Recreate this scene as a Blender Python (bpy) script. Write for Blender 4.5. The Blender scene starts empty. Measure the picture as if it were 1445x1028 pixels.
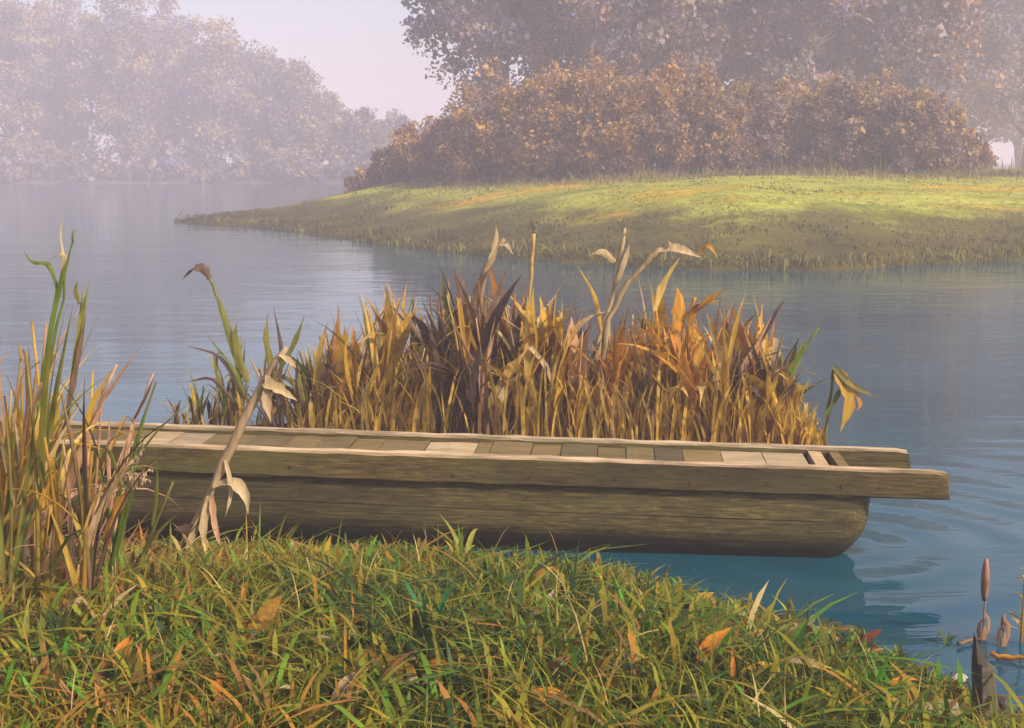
import bpy, math, random
import numpy as np
from mathutils import Vector, Matrix

SC = bpy.context.scene
COL = SC.collection
random.seed(7)
RNG = np.random.default_rng(11)

# ------------------------------------------------------------------ camera
F = 1900.0                 # focal length in photo pixels (1445 wide)
HZ = 228.0                 # horizon row
EYE = 2.1
PITCH = math.atan((514.0 - HZ) / F)
cam_d = bpy.data.cameras.new("camera")
cam_d.sensor_width = 36.0
cam_d.lens = 36.0 * F / 1445.0
cam_d.clip_start = 0.05
cam_d.clip_end = 3000.0
cam = bpy.data.objects.new("camera", cam_d)
COL.objects.link(cam)
cam.location = (0, 0, EYE)
cam.rotation_euler = (math.pi / 2 - PITCH, 0, 0)
SC.camera = cam

# ------------------------------------------------------------------ sky, sun, exposure
SUN_TO = Vector((0.68, -0.50, 0.66)).normalized()
SUN_EL = math.asin(SUN_TO.z)
SUN_ROT = math.atan2(SUN_TO.x, SUN_TO.y)
world = bpy.data.worlds.new("World")
SC.world = world
world.use_nodes = True
wn = world.node_tree
wn.nodes.clear()
sky = wn.nodes.new("ShaderNodeTexSky")
sky.sky_type = 'NISHITA'
sky.sun_disc = False
sky.sun_elevation = SUN_EL
sky.sun_rotation = SUN_ROT
sky.altitude = 50
sky.air_density = 1.0
sky.dust_density = 3.0
sky.ozone_density = 1.5
bg = wn.nodes.new("ShaderNodeBackground")
bg.inputs['Strength'].default_value = 0.125
wo = wn.nodes.new("ShaderNodeOutputWorld")
wn.links.new(sky.outputs[0], bg.inputs[0])
wn.links.new(bg.outputs[0], wo.inputs[0])

sun_d = bpy.data.lights.new("sun", 'SUN')
sun_d.energy = 5.0
sun_d.angle = math.radians(7)
sun_d.color = (1.0, 0.86, 0.66)
sun = bpy.data.objects.new("sun", sun_d)
COL.objects.link(sun)
sun.location = (40, -15, 60)
sun.rotation_euler = SUN_TO.to_track_quat('Z', 'Y').to_euler()

SC.view_settings.view_transform = 'Standard'
SC.view_settings.look = 'None'
SC.view_settings.exposure = 0.56
SC.view_settings.gamma = 1.0
SC.view_settings.use_curve_mapping = False
SC.render.engine = 'CYCLES'
SC.cycles.use_denoising = True
SC.cycles.max_bounces = 6
SC.cycles.diffuse_bounces = 3
SC.cycles.glossy_bounces = 3
SC.cycles.transmission_bounces = 3
SC.cycles.volume_bounces = 2

# ------------------------------------------------------------------ helpers
def ray(px, py):
    cp, sp = math.cos(PITCH), math.sin(PITCH)
    f = Vector((0, cp, -sp)); u = Vector((0, sp, cp)); r = Vector((1, 0, 0))
    return f * F + r * (px - 722.5) - u * (py - 514.0)

def atz(px, py, z=0.0):
    d = ray(px, py)
    t = (z - EYE) / d.z
    return Vector((0, 0, EYE)) + d * t

def aty(px, py, Y):
    d = ray(px, py)
    return Vector((0, 0, EYE)) + d * (Y / d.y)

def pxof(x, y):
    """approximate photo column of a ground point"""
    return 722.5 + F * x / np.maximum(y, 0.1)

def sstep(a, b, x):
    t = np.clip((np.asarray(x, float) - a) / (b - a), 0, 1)
    return t * t * (3 - 2 * t)

_perm = np.random.default_rng(3).random((256, 256))
def vnoise(x, y):
    x = np.asarray(x, float); y = np.asarray(y, float)
    xi = np.floor(x).astype(int); yi = np.floor(y).astype(int)
    fx = x - xi; fy = y - yi
    fx = fx * fx * (3 - 2 * fx); fy = fy * fy * (3 - 2 * fy)
    p = lambda i, j: _perm[(xi + i) & 255, (yi + j) & 255]
    return (p(0, 0) * (1 - fx) + p(1, 0) * fx) * (1 - fy) + (p(0, 1) * (1 - fx) + p(1, 1) * fx) * fy

def fbm(x, y, o=4):
    s = 0; a = 0.5; t = 0
    for k in range(o):
        s = s + a * vnoise(np.asarray(x) * 2 ** k + 17.3 * k, np.asarray(y) * 2 ** k + 9.1 * k)
        t += a; a *= 0.5
    return s / t

def tag(o, label=None, cat=None, group=None, kind=None):
    if label: o["label"] = label
    if cat: o["category"] = cat
    if group: o["group"] = group
    if kind: o["kind"] = kind
    return o

def link(name, me, mat=None, parent=None):
    o = bpy.data.objects.new(name, me)
    COL.objects.link(o)
    if mat is not None and me is not None and len(me.materials) == 0:
        me.materials.append(mat)
    if parent is not None:
        o.parent = parent
    return o

def empty(name, loc=(0, 0, 0), rz=0.0):
    o = bpy.data.objects.new(name, None)
    o.empty_display_size = 0.1
    COL.objects.link(o)
    o.location = loc
    o.rotation_euler = (0, 0, rz)
    return o

def mesh(name, verts, faces, smooth=False, tint=None):
    """verts (n,3); faces: list of tuples or (m,k) array"""
    me = bpy.data.meshes.new(name)
    v = np.asarray(verts, np.float32).reshape(-1, 3)
    if isinstance(faces, np.ndarray):
        m, k = faces.shape
        me.vertices.add(len(v)); me.vertices.foreach_set("co", v.ravel())
        me.loops.add(m * k); me.loops.foreach_set("vertex_index", faces.astype(np.int32).ravel())
        me.polygons.add(m)
        me.polygons.foreach_set("loop_start", np.arange(0, m * k, k, dtype=np.int32))
        me.update(calc_edges=True)
    else:
        me.from_pydata([tuple(p) for p in v.tolist()], [], faces)
        me.update()
    if smooth:
        me.polygons.foreach_set("use_smooth", np.ones(len(me.polygons), bool))
    if tint is not None:
        a = me.attributes.new("tint", 'FLOAT', 'FACE')
        a.data.foreach_set("value", np.asarray(tint, np.float32))
    return me

class MB:
    def __init__(s): s.v = []; s.f = []
    def add(s, v, f):
        n = len(s.v); s.v += [tuple(p) for p in v]; s.f += [tuple(i + n for i in q) for q in f]
    def build(s, name, mat, parent=None, smooth=False):
        return link(name, mesh(name, np.array(s.v), s.f, smooth), mat, parent)

def tube_data(pts, radii, k=7, cap=True):
    """tapered tube along pts"""
    pts = [Vector(p) for p in pts]
    V = []; Fc = []
    ref = Vector((0.3, 0.9, 0.2)).normalized()
    for i, p in enumerate(pts):
        t = (pts[min(i + 1, len(pts) - 1)] - pts[max(i - 1, 0)])
        if t.length < 1e-9: t = Vector((0, 0, 1))
        t.normalize()
        a = t.cross(ref)
        if a.length < 1e-3: a = t.cross(Vector((1, 0, 0)))
        a.normalize(); b = t.cross(a)
        r = radii[i]
        for j in range(k):
            an = 2 * math.pi * j / k
            V.append(p + a * (r * math.cos(an)) + b * (r * math.sin(an)))
    for i in range(len(pts) - 1):
        for j in range(k):
            j2 = (j + 1) % k
            Fc.append((i * k + j, i * k + j2, (i + 1) * k + j2, (i + 1) * k + j))
    if cap:
        Fc.append(tuple(range(k - 1, -1, -1)))
        n = (len(pts) - 1) * k
        Fc.append(tuple(range(n, n + k)))
    return V, Fc

def blade_data(pts, widths, side, fold=0.25):
    """leaf blade: three vertices across, folded along the midrib, real thickness by fold"""
    pts = [Vector(p) for p in pts]
    V = []; Fc = []
    for i, p in enumerate(pts):
        t = (pts[min(i + 1, len(pts) - 1)] - pts[max(i - 1, 0)]).normalized()
        s = Vector(side); s = (s - t * s.dot(t))
        if s.length < 1e-4: s = Vector((0, 1, 0)) - t * t.y
        s.normalize()
        n = t.cross(s)
        w = widths[i] * 0.5
        V += [p - s * w + n * (w * fold), p, p + s * w + n * (w * fold)]
    for i in range(len(pts) - 1):
        a = i * 3; b = a + 3
        Fc += [(a, a + 1, b + 1, b), (a + 1, a + 2, b + 2, b + 1)]
    return V, Fc

# ------------------------------------------------------------------ materials
def newmat(name):
    m = bpy.data.materials.new(name); m.use_nodes = True
    nt = m.node_tree; nt.nodes.clear()
    out = nt.nodes.new("ShaderNodeOutputMaterial")
    return m, nt, out

def N(nt, t, **kw):
    n = nt.nodes.new(t)
    for k, v in kw.items():
        if k in n.inputs: n.inputs[k].default_value = v
        else: setattr(n, k, v)
    return n

def ramp(nt, stops, interp='LINEAR'):
    r = nt.nodes.new("ShaderNodeValToRGB")
    cr = r.color_ramp; cr.interpolation = interp
    while len(cr.elements) < len(stops): cr.elements.new(0.5)
    for e, (p, c) in zip(cr.elements, stops):
        e.position = p; e.color = (c[0], c[1], c[2], 1)
    return r

def noise(nt, scale, detail=4, rough=0.55, vec=None, dim='3D', dist=0.0):
    n = nt.nodes.new("ShaderNodeTexNoise")
    n.inputs['Scale'].default_value = scale
    n.inputs['Detail'].default_value = detail
    n.inputs['Roughness'].default_value = rough
    n.inputs['Distortion'].default_value = dist
    if vec is not None: nt.links.new(vec, n.inputs['Vector'])
    return n

def mapping(nt, src, scale=(1, 1, 1), loc=(0, 0, 0), rot=(0, 0, 0)):
    m = nt.nodes.new("ShaderNodeMapping")
    m.inputs['Scale'].default_value = scale
    m.inputs['Location'].default_value = loc
    m.inputs['Rotation'].default_value = rot
    nt.links.new(src, m.inputs['Vector'])
    return m.outputs[0]

def mixc(nt, fac, a, b, mode='MIX'):
    m = nt.nodes.new("ShaderNodeMix"); m.data_type = 'RGBA'; m.blend_type = mode
    for s, v in ((m.inputs[0], fac), (m.inputs[6], a), (m.inputs[7], b)):
        if isinstance(v, (int, float)): s.default_value = v
        elif isinstance(v, tuple): s.default_value = (v[0], v[1], v[2], 1)
        else: nt.links.new(v, s)
    return m.outputs[2]

def mathn(nt, op, a, b=0.0):
    m = nt.nodes.new("ShaderNodeMath"); m.operation = op
    for s, v in ((m.inputs[0], a), (m.inputs[1], b)):
        if isinstance(v, (int, float)): s.default_value = v
        else: nt.links.new(v, s)
    return m.outputs[0]

def leaf_shader(nt, out, color, transl=0.25, rough=0.6, bump=None):
    p = N(nt, "ShaderNodeBsdfPrincipled", Roughness=rough)
    p.inputs['Specular IOR Level'].default_value = 0.25
    nt.links.new(color, p.inputs['Base Color'])
    t = nt.nodes.new("ShaderNodeBsdfTranslucent")
    nt.links.new(color, t.inputs['Color'])
    if bump is not None:
        nt.links.new(bump, p.inputs['Normal'])
    mx = nt.nodes.new("ShaderNodeMixShader"); mx.inputs[0].default_value = transl
    nt.links.new(p.outputs[0], mx.inputs[1]); nt.links.new(t.outputs[0], mx.inputs[2])
    nt.links.new(mx.outputs[0], out.inputs['Surface'])

def mat_tint(name, stops, transl=0.25, rough=0.65, grain=14.0, amount=0.35):
    """leaf colour picked by the per-face tint, with a little mottling"""
    m, nt, out = newmat(name)
    at = nt.nodes.new("ShaderNodeAttribute"); at.attribute_name = "tint"
    r = ramp(nt, stops); nt.links.new(at.outputs['Fac'], r.inputs[0])
    geo = nt.nodes.new("ShaderNodeNewGeometry")
    n = noise(nt, grain, 3, vec=geo.outputs['Position'])
    v = ramp(nt, [(0.3, (1 - amount,) * 3), (0.7, (1 + amount * .6,) * 3)])
    nt.links.new(n.outputs[0], v.inputs[0])
    leaf_shader(nt, out, mixc(nt, 1.0, r.outputs[0], v.outputs[0], 'MULTIPLY'), transl, rough)
    return m

def mat_obj(name, stops, transl=0.22, rough=0.6, streak=30.0, amount=0.4):
    """leaf or stem colour picked per object, streaked along its length"""
    m, nt, out = newmat(name)
    oi = nt.nodes.new("ShaderNodeObjectInfo")
    r = ramp(nt, stops); nt.links.new(oi.outputs['Random'], r.inputs[0])
    tc = nt.nodes.new("ShaderNodeTexCoord")
    ad = nt.nodes.new("ShaderNodeVectorMath"); ad.operation = 'ADD'
    nt.links.new(tc.outputs['Object'], ad.inputs[0]); nt.links.new(oi.outputs['Location'], ad.inputs[1])
    vec = mapping(nt, ad.outputs[0], (1, 1, 0.12))
    n = noise(nt, streak, 4, vec=vec)
    v = ramp(nt, [(0.3, (1 - amount,) * 3), (0.72, (1 + amount * .5,) * 3)])
    nt.links.new(n.outputs[0], v.inputs[0])
    c = mixc(nt, 1.0, r.outputs[0], v.outputs[0], 'MULTIPLY')
    n2 = noise(nt, 9.0, 3, vec=ad.outputs[0])
    s = ramp(nt, [(0.60, (0, 0, 0)), (0.72, (1, 1, 1))]); nt.links.new(n2.outputs[0], s.inputs[0])
    c = mixc(nt, mathn(nt, 'MULTIPLY', s.outputs[0], 0.45), c, (0.12, 0.06, 0.03))
    b = N(nt, "ShaderNodeBump", Strength=0.4, Distance=0.004)
    nt.links.new(n.outputs[0], b.inputs['Height'])
    leaf_shader(nt, out, c, transl, rough, b.outputs[0])
    return m

def mat_ground(name, stops, scale=0.8, bump=0.5, dist=0.03, rough=0.95, stretch=(1, 1, 1), rim=None):
    m, nt, out = newmat(name)
    geo = nt.nodes.new("ShaderNodeNewGeometry")
    vec = mapping(nt, geo.outputs['Position'], stretch)
    n = noise(nt, scale, 6, 0.62, vec=vec)
    r = ramp(nt, stops); nt.links.new(n.outputs[0], r.inputs[0])
    n2 = noise(nt, scale * 14, 5, 0.6, vec=geo.outputs['Position'])
    v = ramp(nt, [(0.3, (0.65,) * 3), (0.7, (1.25,) * 3)]); nt.links.new(n2.outputs[0], v.inputs[0])
    p = N(nt, "ShaderNodeBsdfPrincipled", Roughness=rough)
    p.inputs['Specular IOR Level'].default_value = 0.15
    c = mixc(nt, 1.0, r.outputs[0], v.outputs[0], 'MULTIPLY')
    if rim is not None:      # sedge and muddy earth by the water, plus the slope's shade painted in
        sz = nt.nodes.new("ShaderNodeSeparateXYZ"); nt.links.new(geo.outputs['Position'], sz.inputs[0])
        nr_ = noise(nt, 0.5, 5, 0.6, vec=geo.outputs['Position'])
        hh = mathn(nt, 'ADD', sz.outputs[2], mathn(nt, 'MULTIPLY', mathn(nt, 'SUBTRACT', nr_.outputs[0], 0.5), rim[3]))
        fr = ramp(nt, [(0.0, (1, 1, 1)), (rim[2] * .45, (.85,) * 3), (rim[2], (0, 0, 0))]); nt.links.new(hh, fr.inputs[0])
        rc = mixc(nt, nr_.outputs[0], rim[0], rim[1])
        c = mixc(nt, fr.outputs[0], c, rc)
    nt.links.new(c, p.inputs['Base Color'])
    b = N(nt, "ShaderNodeBump", Strength=bump, Distance=dist)
    nt.links.new(n2.outputs[0], b.inputs['Height'])
    nt.links.new(b.outputs[0], p.inputs['Normal'])
    nt.links.new(p.outputs[0], out.inputs['Surface'])
    return m

def mat_wood(name, dark, mid, light, worn_lit, worn_lit_amt=0.8, moss=0.5, wet_shade=None):
    """weathered boat timber: grain along local x, upper faces weathered pale plus painted-in sunlight, moss stains"""
    m, nt, out = newmat(name)
    tc = nt.nodes.new("ShaderNodeTexCoord")
    oi = nt.nodes.new("ShaderNodeObjectInfo")
    off = nt.nodes.new("ShaderNodeVectorMath"); off.operation = 'ADD'
    sc = nt.nodes.new("ShaderNodeVectorMath"); sc.operation = 'SCALE'
    cmb = nt.nodes.new("ShaderNodeCombineXYZ")
    for k in range(3): nt.links.new(oi.outputs['Random'], cmb.inputs[k])
    nt.links.new(cmb.outputs[0], sc.inputs[0]); sc.inputs['Scale'].default_value = 7.0
    nt.links.new(tc.outputs['Object'], off.inputs[0]); nt.links.new(sc.outputs[0], off.inputs[1])
    g = mapping(nt, off.outputs[0], (3.2, 34, 34))
    n1 = noise(nt, 2.2, 9, 0.72, vec=g, dist=0.5)
    r = ramp(nt, [(0.28, dark), (0.5, mid), (0.72, light)])
    nt.links.new(n1.outputs[0], r.inputs[0])
    n6 = noise(nt, 3.0, 4, 0.6, vec=mapping(nt, off.outputs[0], (1.1, 40, 40), loc=(9, 4, 1)), dist=0.8)
    ck = ramp(nt, [(0.30, (0.12,) * 3), (0.40, (1, 1, 1))]); nt.links.new(n6.outputs[0], ck.inputs[0])
    n2 = noise(nt, 1.0, 5, 0.6, vec=mapping(nt, off.outputs[0], (1.0, 3.5, 3.5)))
    ms = ramp(nt, [(0.48, (0, 0, 0)), (0.66, (1, 1, 1))]); nt.links.new(n2.outputs[0], ms.inputs[0])
    c = mixc(nt, mathn(nt, 'MULTIPLY', ms.outputs[0], moss), r.outputs[0], (0.085, 0.095, 0.030))
    n5 = noise(nt, 0.55, 4, 0.6, vec=mapping(nt, off.outputs[0], (1.0, 2.2, 2.2), loc=(5, 2, 7)))
    ds = ramp(nt, [(0.46, (0, 0, 0)), (0.64, (1, 1, 1))]); nt.links.new(n5.outputs[0], ds.inputs[0])
    c = mixc(nt, mathn(nt, 'MULTIPLY', ds.outputs[0], 0.6), c, (0.020, 0.018, 0.012))
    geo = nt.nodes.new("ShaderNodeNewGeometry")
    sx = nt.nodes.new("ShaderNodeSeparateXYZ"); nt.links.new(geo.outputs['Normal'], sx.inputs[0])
    up = ramp(nt, [(0.55, (0, 0, 0)), (0.9, (1, 1, 1))]); nt.links.new(sx.outputs[2], up.inputs[0])  # upward faces made paler: weathering plus sunlight put into the colour
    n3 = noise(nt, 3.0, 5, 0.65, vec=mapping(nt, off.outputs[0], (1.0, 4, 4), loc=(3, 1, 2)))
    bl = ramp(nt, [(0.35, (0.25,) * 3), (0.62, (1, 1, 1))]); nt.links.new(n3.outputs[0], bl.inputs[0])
    fac = mathn(nt, 'MULTIPLY', mathn(nt, 'MULTIPLY', up.outputs[0], bl.outputs[0]), worn_lit_amt)
    bc = mixc(nt, n1.outputs[0], tuple(x * 0.62 for x in worn_lit), worn_lit)
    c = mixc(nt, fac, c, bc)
    if wet_shade is not None:      # ragged dark tide mark, plus shade of the hull's underside painted in
        so = nt.nodes.new("ShaderNodeSeparateXYZ"); nt.links.new(tc.outputs['Object'], so.inputs[0])
        nw = noise(nt, 3.0, 6, 0.7, vec=mapping(nt, tc.outputs['Object'], (1, 3, 3)))
        hz_ = mathn(nt, 'ADD', so.outputs[2], mathn(nt, 'MULTIPLY', mathn(nt, 'SUBTRACT', nw.outputs[0], 0.5), 0.22))
        wr = ramp(nt, [(wet_shade * .35, (1, 1, 1)), (wet_shade, (0, 0, 0))]); nt.links.new(hz_, wr.inputs[0])
        c = mixc(nt, mathn(nt, 'MULTIPLY', wr.outputs[0], .85), c, (0.016, 0.012, 0.010))
    p = N(nt, "ShaderNodeBsdfPrincipled", Roughness=0.8)
    p.inputs['Specular IOR Level'].default_value = 0.25
    pr = ramp(nt, [(0.0, (0.62,) * 3), (0.5, (1.0, .97, .9)), (1.0, (1.25, 1.12, .95))]); nt.links.new(oi.outputs['Random'], pr.inputs[0])
    c = mixc(nt, 1.0, c, pr.outputs[0], 'MULTIPLY')
    c = mixc(nt, 0.75, c, ck.outputs[0], 'MULTIPLY')
    nt.links.new(c, p.inputs['Base Color'])
    b = N(nt, "ShaderNodeBump", Strength=0.7, Distance=0.006)
    nt.links.new(n1.outputs[0], b.inputs['Height'])
    nt.links.new(b.outputs[0], p.inputs['Normal'])
    nt.links.new(p.outputs[0], out.inputs['Surface'])
    return m

def mat_bark(name, a, b_):
    m, nt, out = newmat(name)
    geo = nt.nodes.new("ShaderNodeNewGeometry")
    n = noise(nt, 6, 5, 0.65, vec=mapping(nt, geo.outputs['Position'], (1, 1, 0.25)))
    r = ramp(nt, [(0.3, a), (0.7, b_)]); nt.links.new(n.outputs[0], r.inputs[0])
    p = N(nt, "ShaderNodeBsdfPrincipled", Roughness=0.9)
    nt.links.new(r.outputs[0], p.inputs['Base Color'])
    b = N(nt, "ShaderNodeBump", Strength=0.8, Distance=0.03)
    nt.links.new(n.outputs[0], b.inputs['Height']); nt.links.new(b.outputs[0], p.inputs['Normal'])
    nt.links.new(p.outputs[0], out.inputs['Surface'])
    return m

def mat_water():
    m, nt, out = newmat("pond_water")
    geo = nt.nodes.new("ShaderNodeNewGeometry")
    v1 = mapping(nt, geo.outputs['Position'], (0.55, 1.9, 1), rot=(0, 0, 0.06))
    n1 = noise(nt, 1.1, 4, 0.55, vec=v1, dist=0.6)
    v2 = mapping(nt, geo.outputs['Position'], (0.12, 0.5, 1), rot=(0, 0, -0.05))
    n2 = noise(nt, 0.6, 4, 0.5, vec=v2)
    # rings spreading from the stern of the boat
    v3 = mapping(nt, geo.outputs['Position'], (1, 1, 1), loc=(-WAKE[0], -WAKE[1], 0))
    w = nt.nodes.new("ShaderNodeTexWave"); w.wave_type = 'RINGS'; w.rings_direction = 'Z'
    w.inputs['Scale'].default_value = 0.75; w.inputs['Distortion'].default_value = 2.2
    w.inputs['Detail'].default_value = 2; w.inputs['Detail Scale'].default_value = 0.8
    nt.links.new(v3, w.inputs['Vector'])
    ln = nt.nodes.new("ShaderNodeVectorMath"); ln.operation = 'LENGTH'; nt.links.new(v3, ln.inputs[0])
    fall = nt.nodes.new("ShaderNodeMapRange"); fall.inputs[1].default_value = 0.3; fall.inputs[2].default_value = 3.6
    fall.inputs[3].default_value = 0.30; fall.inputs[4].default_value = 0.0
    nt.links.new(ln.outputs['Value'], fall.inputs[0])
    wv = mathn(nt, 'MULTIPLY', w.outputs['Fac'], fall.outputs[0])
    h = mathn(nt, 'ADD', mathn(nt, 'MULTIPLY', n1.outputs[0], 0.40), mathn(nt, 'ADD', mathn(nt, 'MULTIPLY', n2.outputs[0], 1.2), wv))
    b = N(nt, "ShaderNodeBump", Strength=0.55, Distance=0.045)
    nt.links.new(h, b.inputs['Height'])
    p = N(nt, "ShaderNodeBsdfPrincipled", Roughness=0.05, IOR=1.36)
    n4 = noise(nt, 0.25, 3, vec=v1)
    r = ramp(nt, [(0.35, (0.004, 0.045, 0.075)), (0.65, (0.008, 0.068, 0.100))])
    nt.links.new(n4.outputs[0], r.inputs[0]); nt.links.new(r.outputs[0], p.inputs['Base Color'])
    nt.links.new(b.outputs[0], p.inputs['Normal'])
    nt.links.new(p.outputs[0], out.inputs['Surface'])
    return m

# ------------------------------------------------------------------ boat frame (needed for placing)
GZ = 0.50                                    # gunwale top above water
B0 = atz(1340, 667, GZ)                      # near gunwale, open end
B1 = aty(0, 621, 7.25)
TILT = math.atan2(B1.z - B0.z, (B1 - B0).xy.length)
U = (B1 - B0); U.z = 0; U.normalize()        # along the boat, towards the hidden end
W = Vector((-U.y, U.x, 0))
if W.y < 0: W = -W                           # away from the viewer
WAKE = B0 + U * 0.5 + W * 0.3

# ------------------------------------------------------------------ setting
SHORE_PX = [(1445, 1004), (1380, 972), (1300, 938), (1200, 900), (1100, 868), (1000, 842), (900, 808), (800, 788), (600, 774), (300, 764), (0, 756)]
_sp = sorted([(atz(a, b).x, atz(a, b).y) for a, b in SHORE_PX])
_sx = np.array([-60, -8] + [p[0] for p in _sp] + [2.9, 4.2, 8, 60])
_sy = np.array([7.7, 7.65] + [p[1] for p in _sp] + [4.2, 3.3, 2.6, 2.0])
def shore_y(x): return np.interp(x, _sx, _sy)
def bank_z(x, y):
    x = np.asarray(x, float); y = np.asarray(y, float)
    t = shore_y(x) + 0.22 * (fbm(x * 2.3, y * 2.3) - 0.5) - y
    z = np.where(t > 0, 0.34 * sstep(-0.25, 2.6, t), 0.0)
    z = np.where(t <= 0, 0.34 * sstep(-0.25, 2.6, t) + 0.30 * np.minimum(t, 0), z)
    return z + 0.05 * (fbm(x * 1.7 + 5, y * 1.7) - 0.5) * sstep(0, 0.6, t) - 0.012

def grid_mesh(name, xs, ys, zf, mat, smooth=True):
    X, Y = np.meshgrid(xs, ys)
    Z = zf(X, Y)
    nx, ny = len(xs), len(ys)
    idx = np.arange(nx * ny).reshape(ny, nx)
    fc = np.stack([idx[:-1, :-1], idx[:-1, 1:], idx[1:, 1:], idx[1:, :-1]], -1).reshape(-1, 4)
    return link(name, mesh(name, np.stack([X, Y, Z], -1).reshape(-1, 3), fc, smooth), mat)

M_bank = mat_ground("bank_soil", [(0.3, (0.05, 0.042, 0.014)), (0.5, (0.085, 0.075, 0.018)), (0.7, (0.14, 0.085, 0.03))], 1.8)
xs = np.concatenate([np.linspace(-60, -6, 28)[:-1], np.linspace(-6, 6, 121), np.linspace(6, 60, 28)[1:]])
ys = np.concatenate([np.linspace(-40, 2, 22)[:-1], np.linspace(2, 9, 90)])
bank = grid_mesh("near_bank", xs, ys, bank_z, M_bank)
tag(bank, "olive brown soil of the grassy near bank beside the boat", "bank", kind="structure")

M_bed = mat_ground("pond_bed_mud", [(0.3, (0.03, 0.03, 0.02)), (0.7, (0.07, 0.06, 0.04))], 0.3)
bed = grid_mesh("pond_bed", np.linspace(-600, 600, 41), np.linspace(-60, 600, 30), lambda x, y: -1.2 + 0.2 * fbm(x * .1, y * .1), M_bed)
tag(bed, "dark mud bed under the pond water", "pond bed", kind="structure")

pond = grid_mesh("pond", np.linspace(-600, 600, 25), np.linspace(-40, 600, 17), lambda x, y: x * 0.0, mat_water())
tag(pond, "still blue grey pond water with faint ripples", "water", kind="structure")

# --- the peninsula
PEN_FRONT = [(245, 313), (330, 318), (400, 325), (470, 336), (560, 349), (640, 358), (720, 365), (800, 371), (900, 378), (1000, 382), (1120, 383), (1220, 381), (1330, 374), (1445, 368), (1700, 362)]
pf = [(atz(a, b).x, atz(a, b).y) for a, b in PEN_FRONT]
tip = pf[0]
POLY = np.array(pf + [(60, 24), (140, 30), (140, 118), (30, 112), (6, 100), (-3.0, 84), (-7.5, 66), (tip[0] + 1.2, tip[1] + 6)])
def poly_sd(x, y, P):
    """signed distance, positive inside"""
    x = np.asarray(x, float); y = np.asarray(y, float)
    d = np.full(x.shape, 1e9); ins = np.zeros(x.shape, bool)
    n = len(P)
    for i in range(n):
        x0, y0 = P[i]; x1, y1 = P[(i + 1) % n]
        ex, ey = x1 - x0, y1 - y0
        t = np.clip(((x - x0) * ex + (y - y0) * ey) / (ex * ex + ey * ey), 0, 1)
        d = np.minimum(d, np.hypot(x - x0 - t * ex, y - y0 - t * ey))
        c = ((y0 > y) != (y1 > y)) & (x < ex * (y - y0) / (ey if abs(ey) > 1e-9 else 1e-9) + x0)
        ins ^= c
    return np.where(ins, d, -d)
def pen_z(x, y):
    s = poly_sd(x, y, POLY) + 0.5 * (fbm(x * 0.8, y * 0.8) - 0.5)
    z = np.where(s > 0, 0.16 * sstep(0, 0.5, s) + 1.72 * (1 - np.exp(-np.maximum(s, 0) / 6.5)) * sstep(-1, 8, s), 0.35 * np.maximum(s, -4))
    z = z + 0.22 * (fbm(x * 0.22, y * 0.22) - 0.5) * sstep(1, 6, s)
    return z - 0.02 - 0.012 * np.maximum(x - 14, 0) * sstep(1, 6, s)
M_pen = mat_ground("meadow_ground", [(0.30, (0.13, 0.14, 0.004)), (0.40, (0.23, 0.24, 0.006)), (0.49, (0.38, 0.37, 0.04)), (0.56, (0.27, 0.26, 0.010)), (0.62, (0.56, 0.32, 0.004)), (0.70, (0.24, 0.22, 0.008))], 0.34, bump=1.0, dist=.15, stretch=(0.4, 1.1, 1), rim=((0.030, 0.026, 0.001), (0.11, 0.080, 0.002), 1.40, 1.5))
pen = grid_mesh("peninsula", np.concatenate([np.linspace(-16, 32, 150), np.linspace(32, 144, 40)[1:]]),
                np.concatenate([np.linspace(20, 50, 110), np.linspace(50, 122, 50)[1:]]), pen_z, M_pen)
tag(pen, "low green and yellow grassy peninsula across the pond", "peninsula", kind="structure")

# --- the far shore
def far_z(x, y):
    s = y - (131 + 6 * (fbm(x * 0.03, x * 0 + 3.3) - 0.5)) + np.where(x > 10, -6, 0)
    return np.clip(0.10 * s, -1.0, 0.7) + 0.8 * sstep(10, 80, s)
M_far = mat_ground("far_meadow", [(0.3, (0.08, 0.06, 0.05)), (0.7, (0.14, 0.11, 0.08))], 0.08)
far = grid_mesh("far_shore", np.linspace(-600, 600, 121), np.concatenate([np.linspace(118, 160, 40), np.linspace(160, 598, 20)[1:]]), far_z, M_far)
tag(far, "misty far shore at the edge of the pond", "shore", kind="structure")

# --- mud bar behind the boat
MB_C = [(-2.5, 10.2), (-2.2, 9.95), (-1.0, 9.75), (1.0, 9.55), (2.15, 9.55), (2.34, 9.75), (2.3, 10.2), (1.2, 10.45), (-1.0, 10.5), (-2.2, 10.45)]
def bar_z(x, y):
    s = poly_sd(x, y, np.array(MB_C)) + 0.1 * (fbm(x * 4, y * 4) - 0.5)
    return np.where(s > 0, 0.10 * sstep(-0.1, 0.3, s), 0.4 * s) + 0.05 * (fbm(x * 5, y * 5) - 0.5) * sstep(0, .3, s) - 0.01
M_mud = mat_ground("red_mud", [(0.3, (0.07, 0.025, 0.012)), (0.55, (0.15, 0.055, 0.02)), (0.75, (0.24, 0.11, 0.04))], 2.5)
bar = grid_mesh("mud_bar", np.linspace(-4, 3.2, 90), np.linspace(9.0, 12.6, 60), bar_z, M_mud)
tag(bar, "reddish brown mud bar under the reeds behind the boat", "mud bar", kind="structure")

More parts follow.
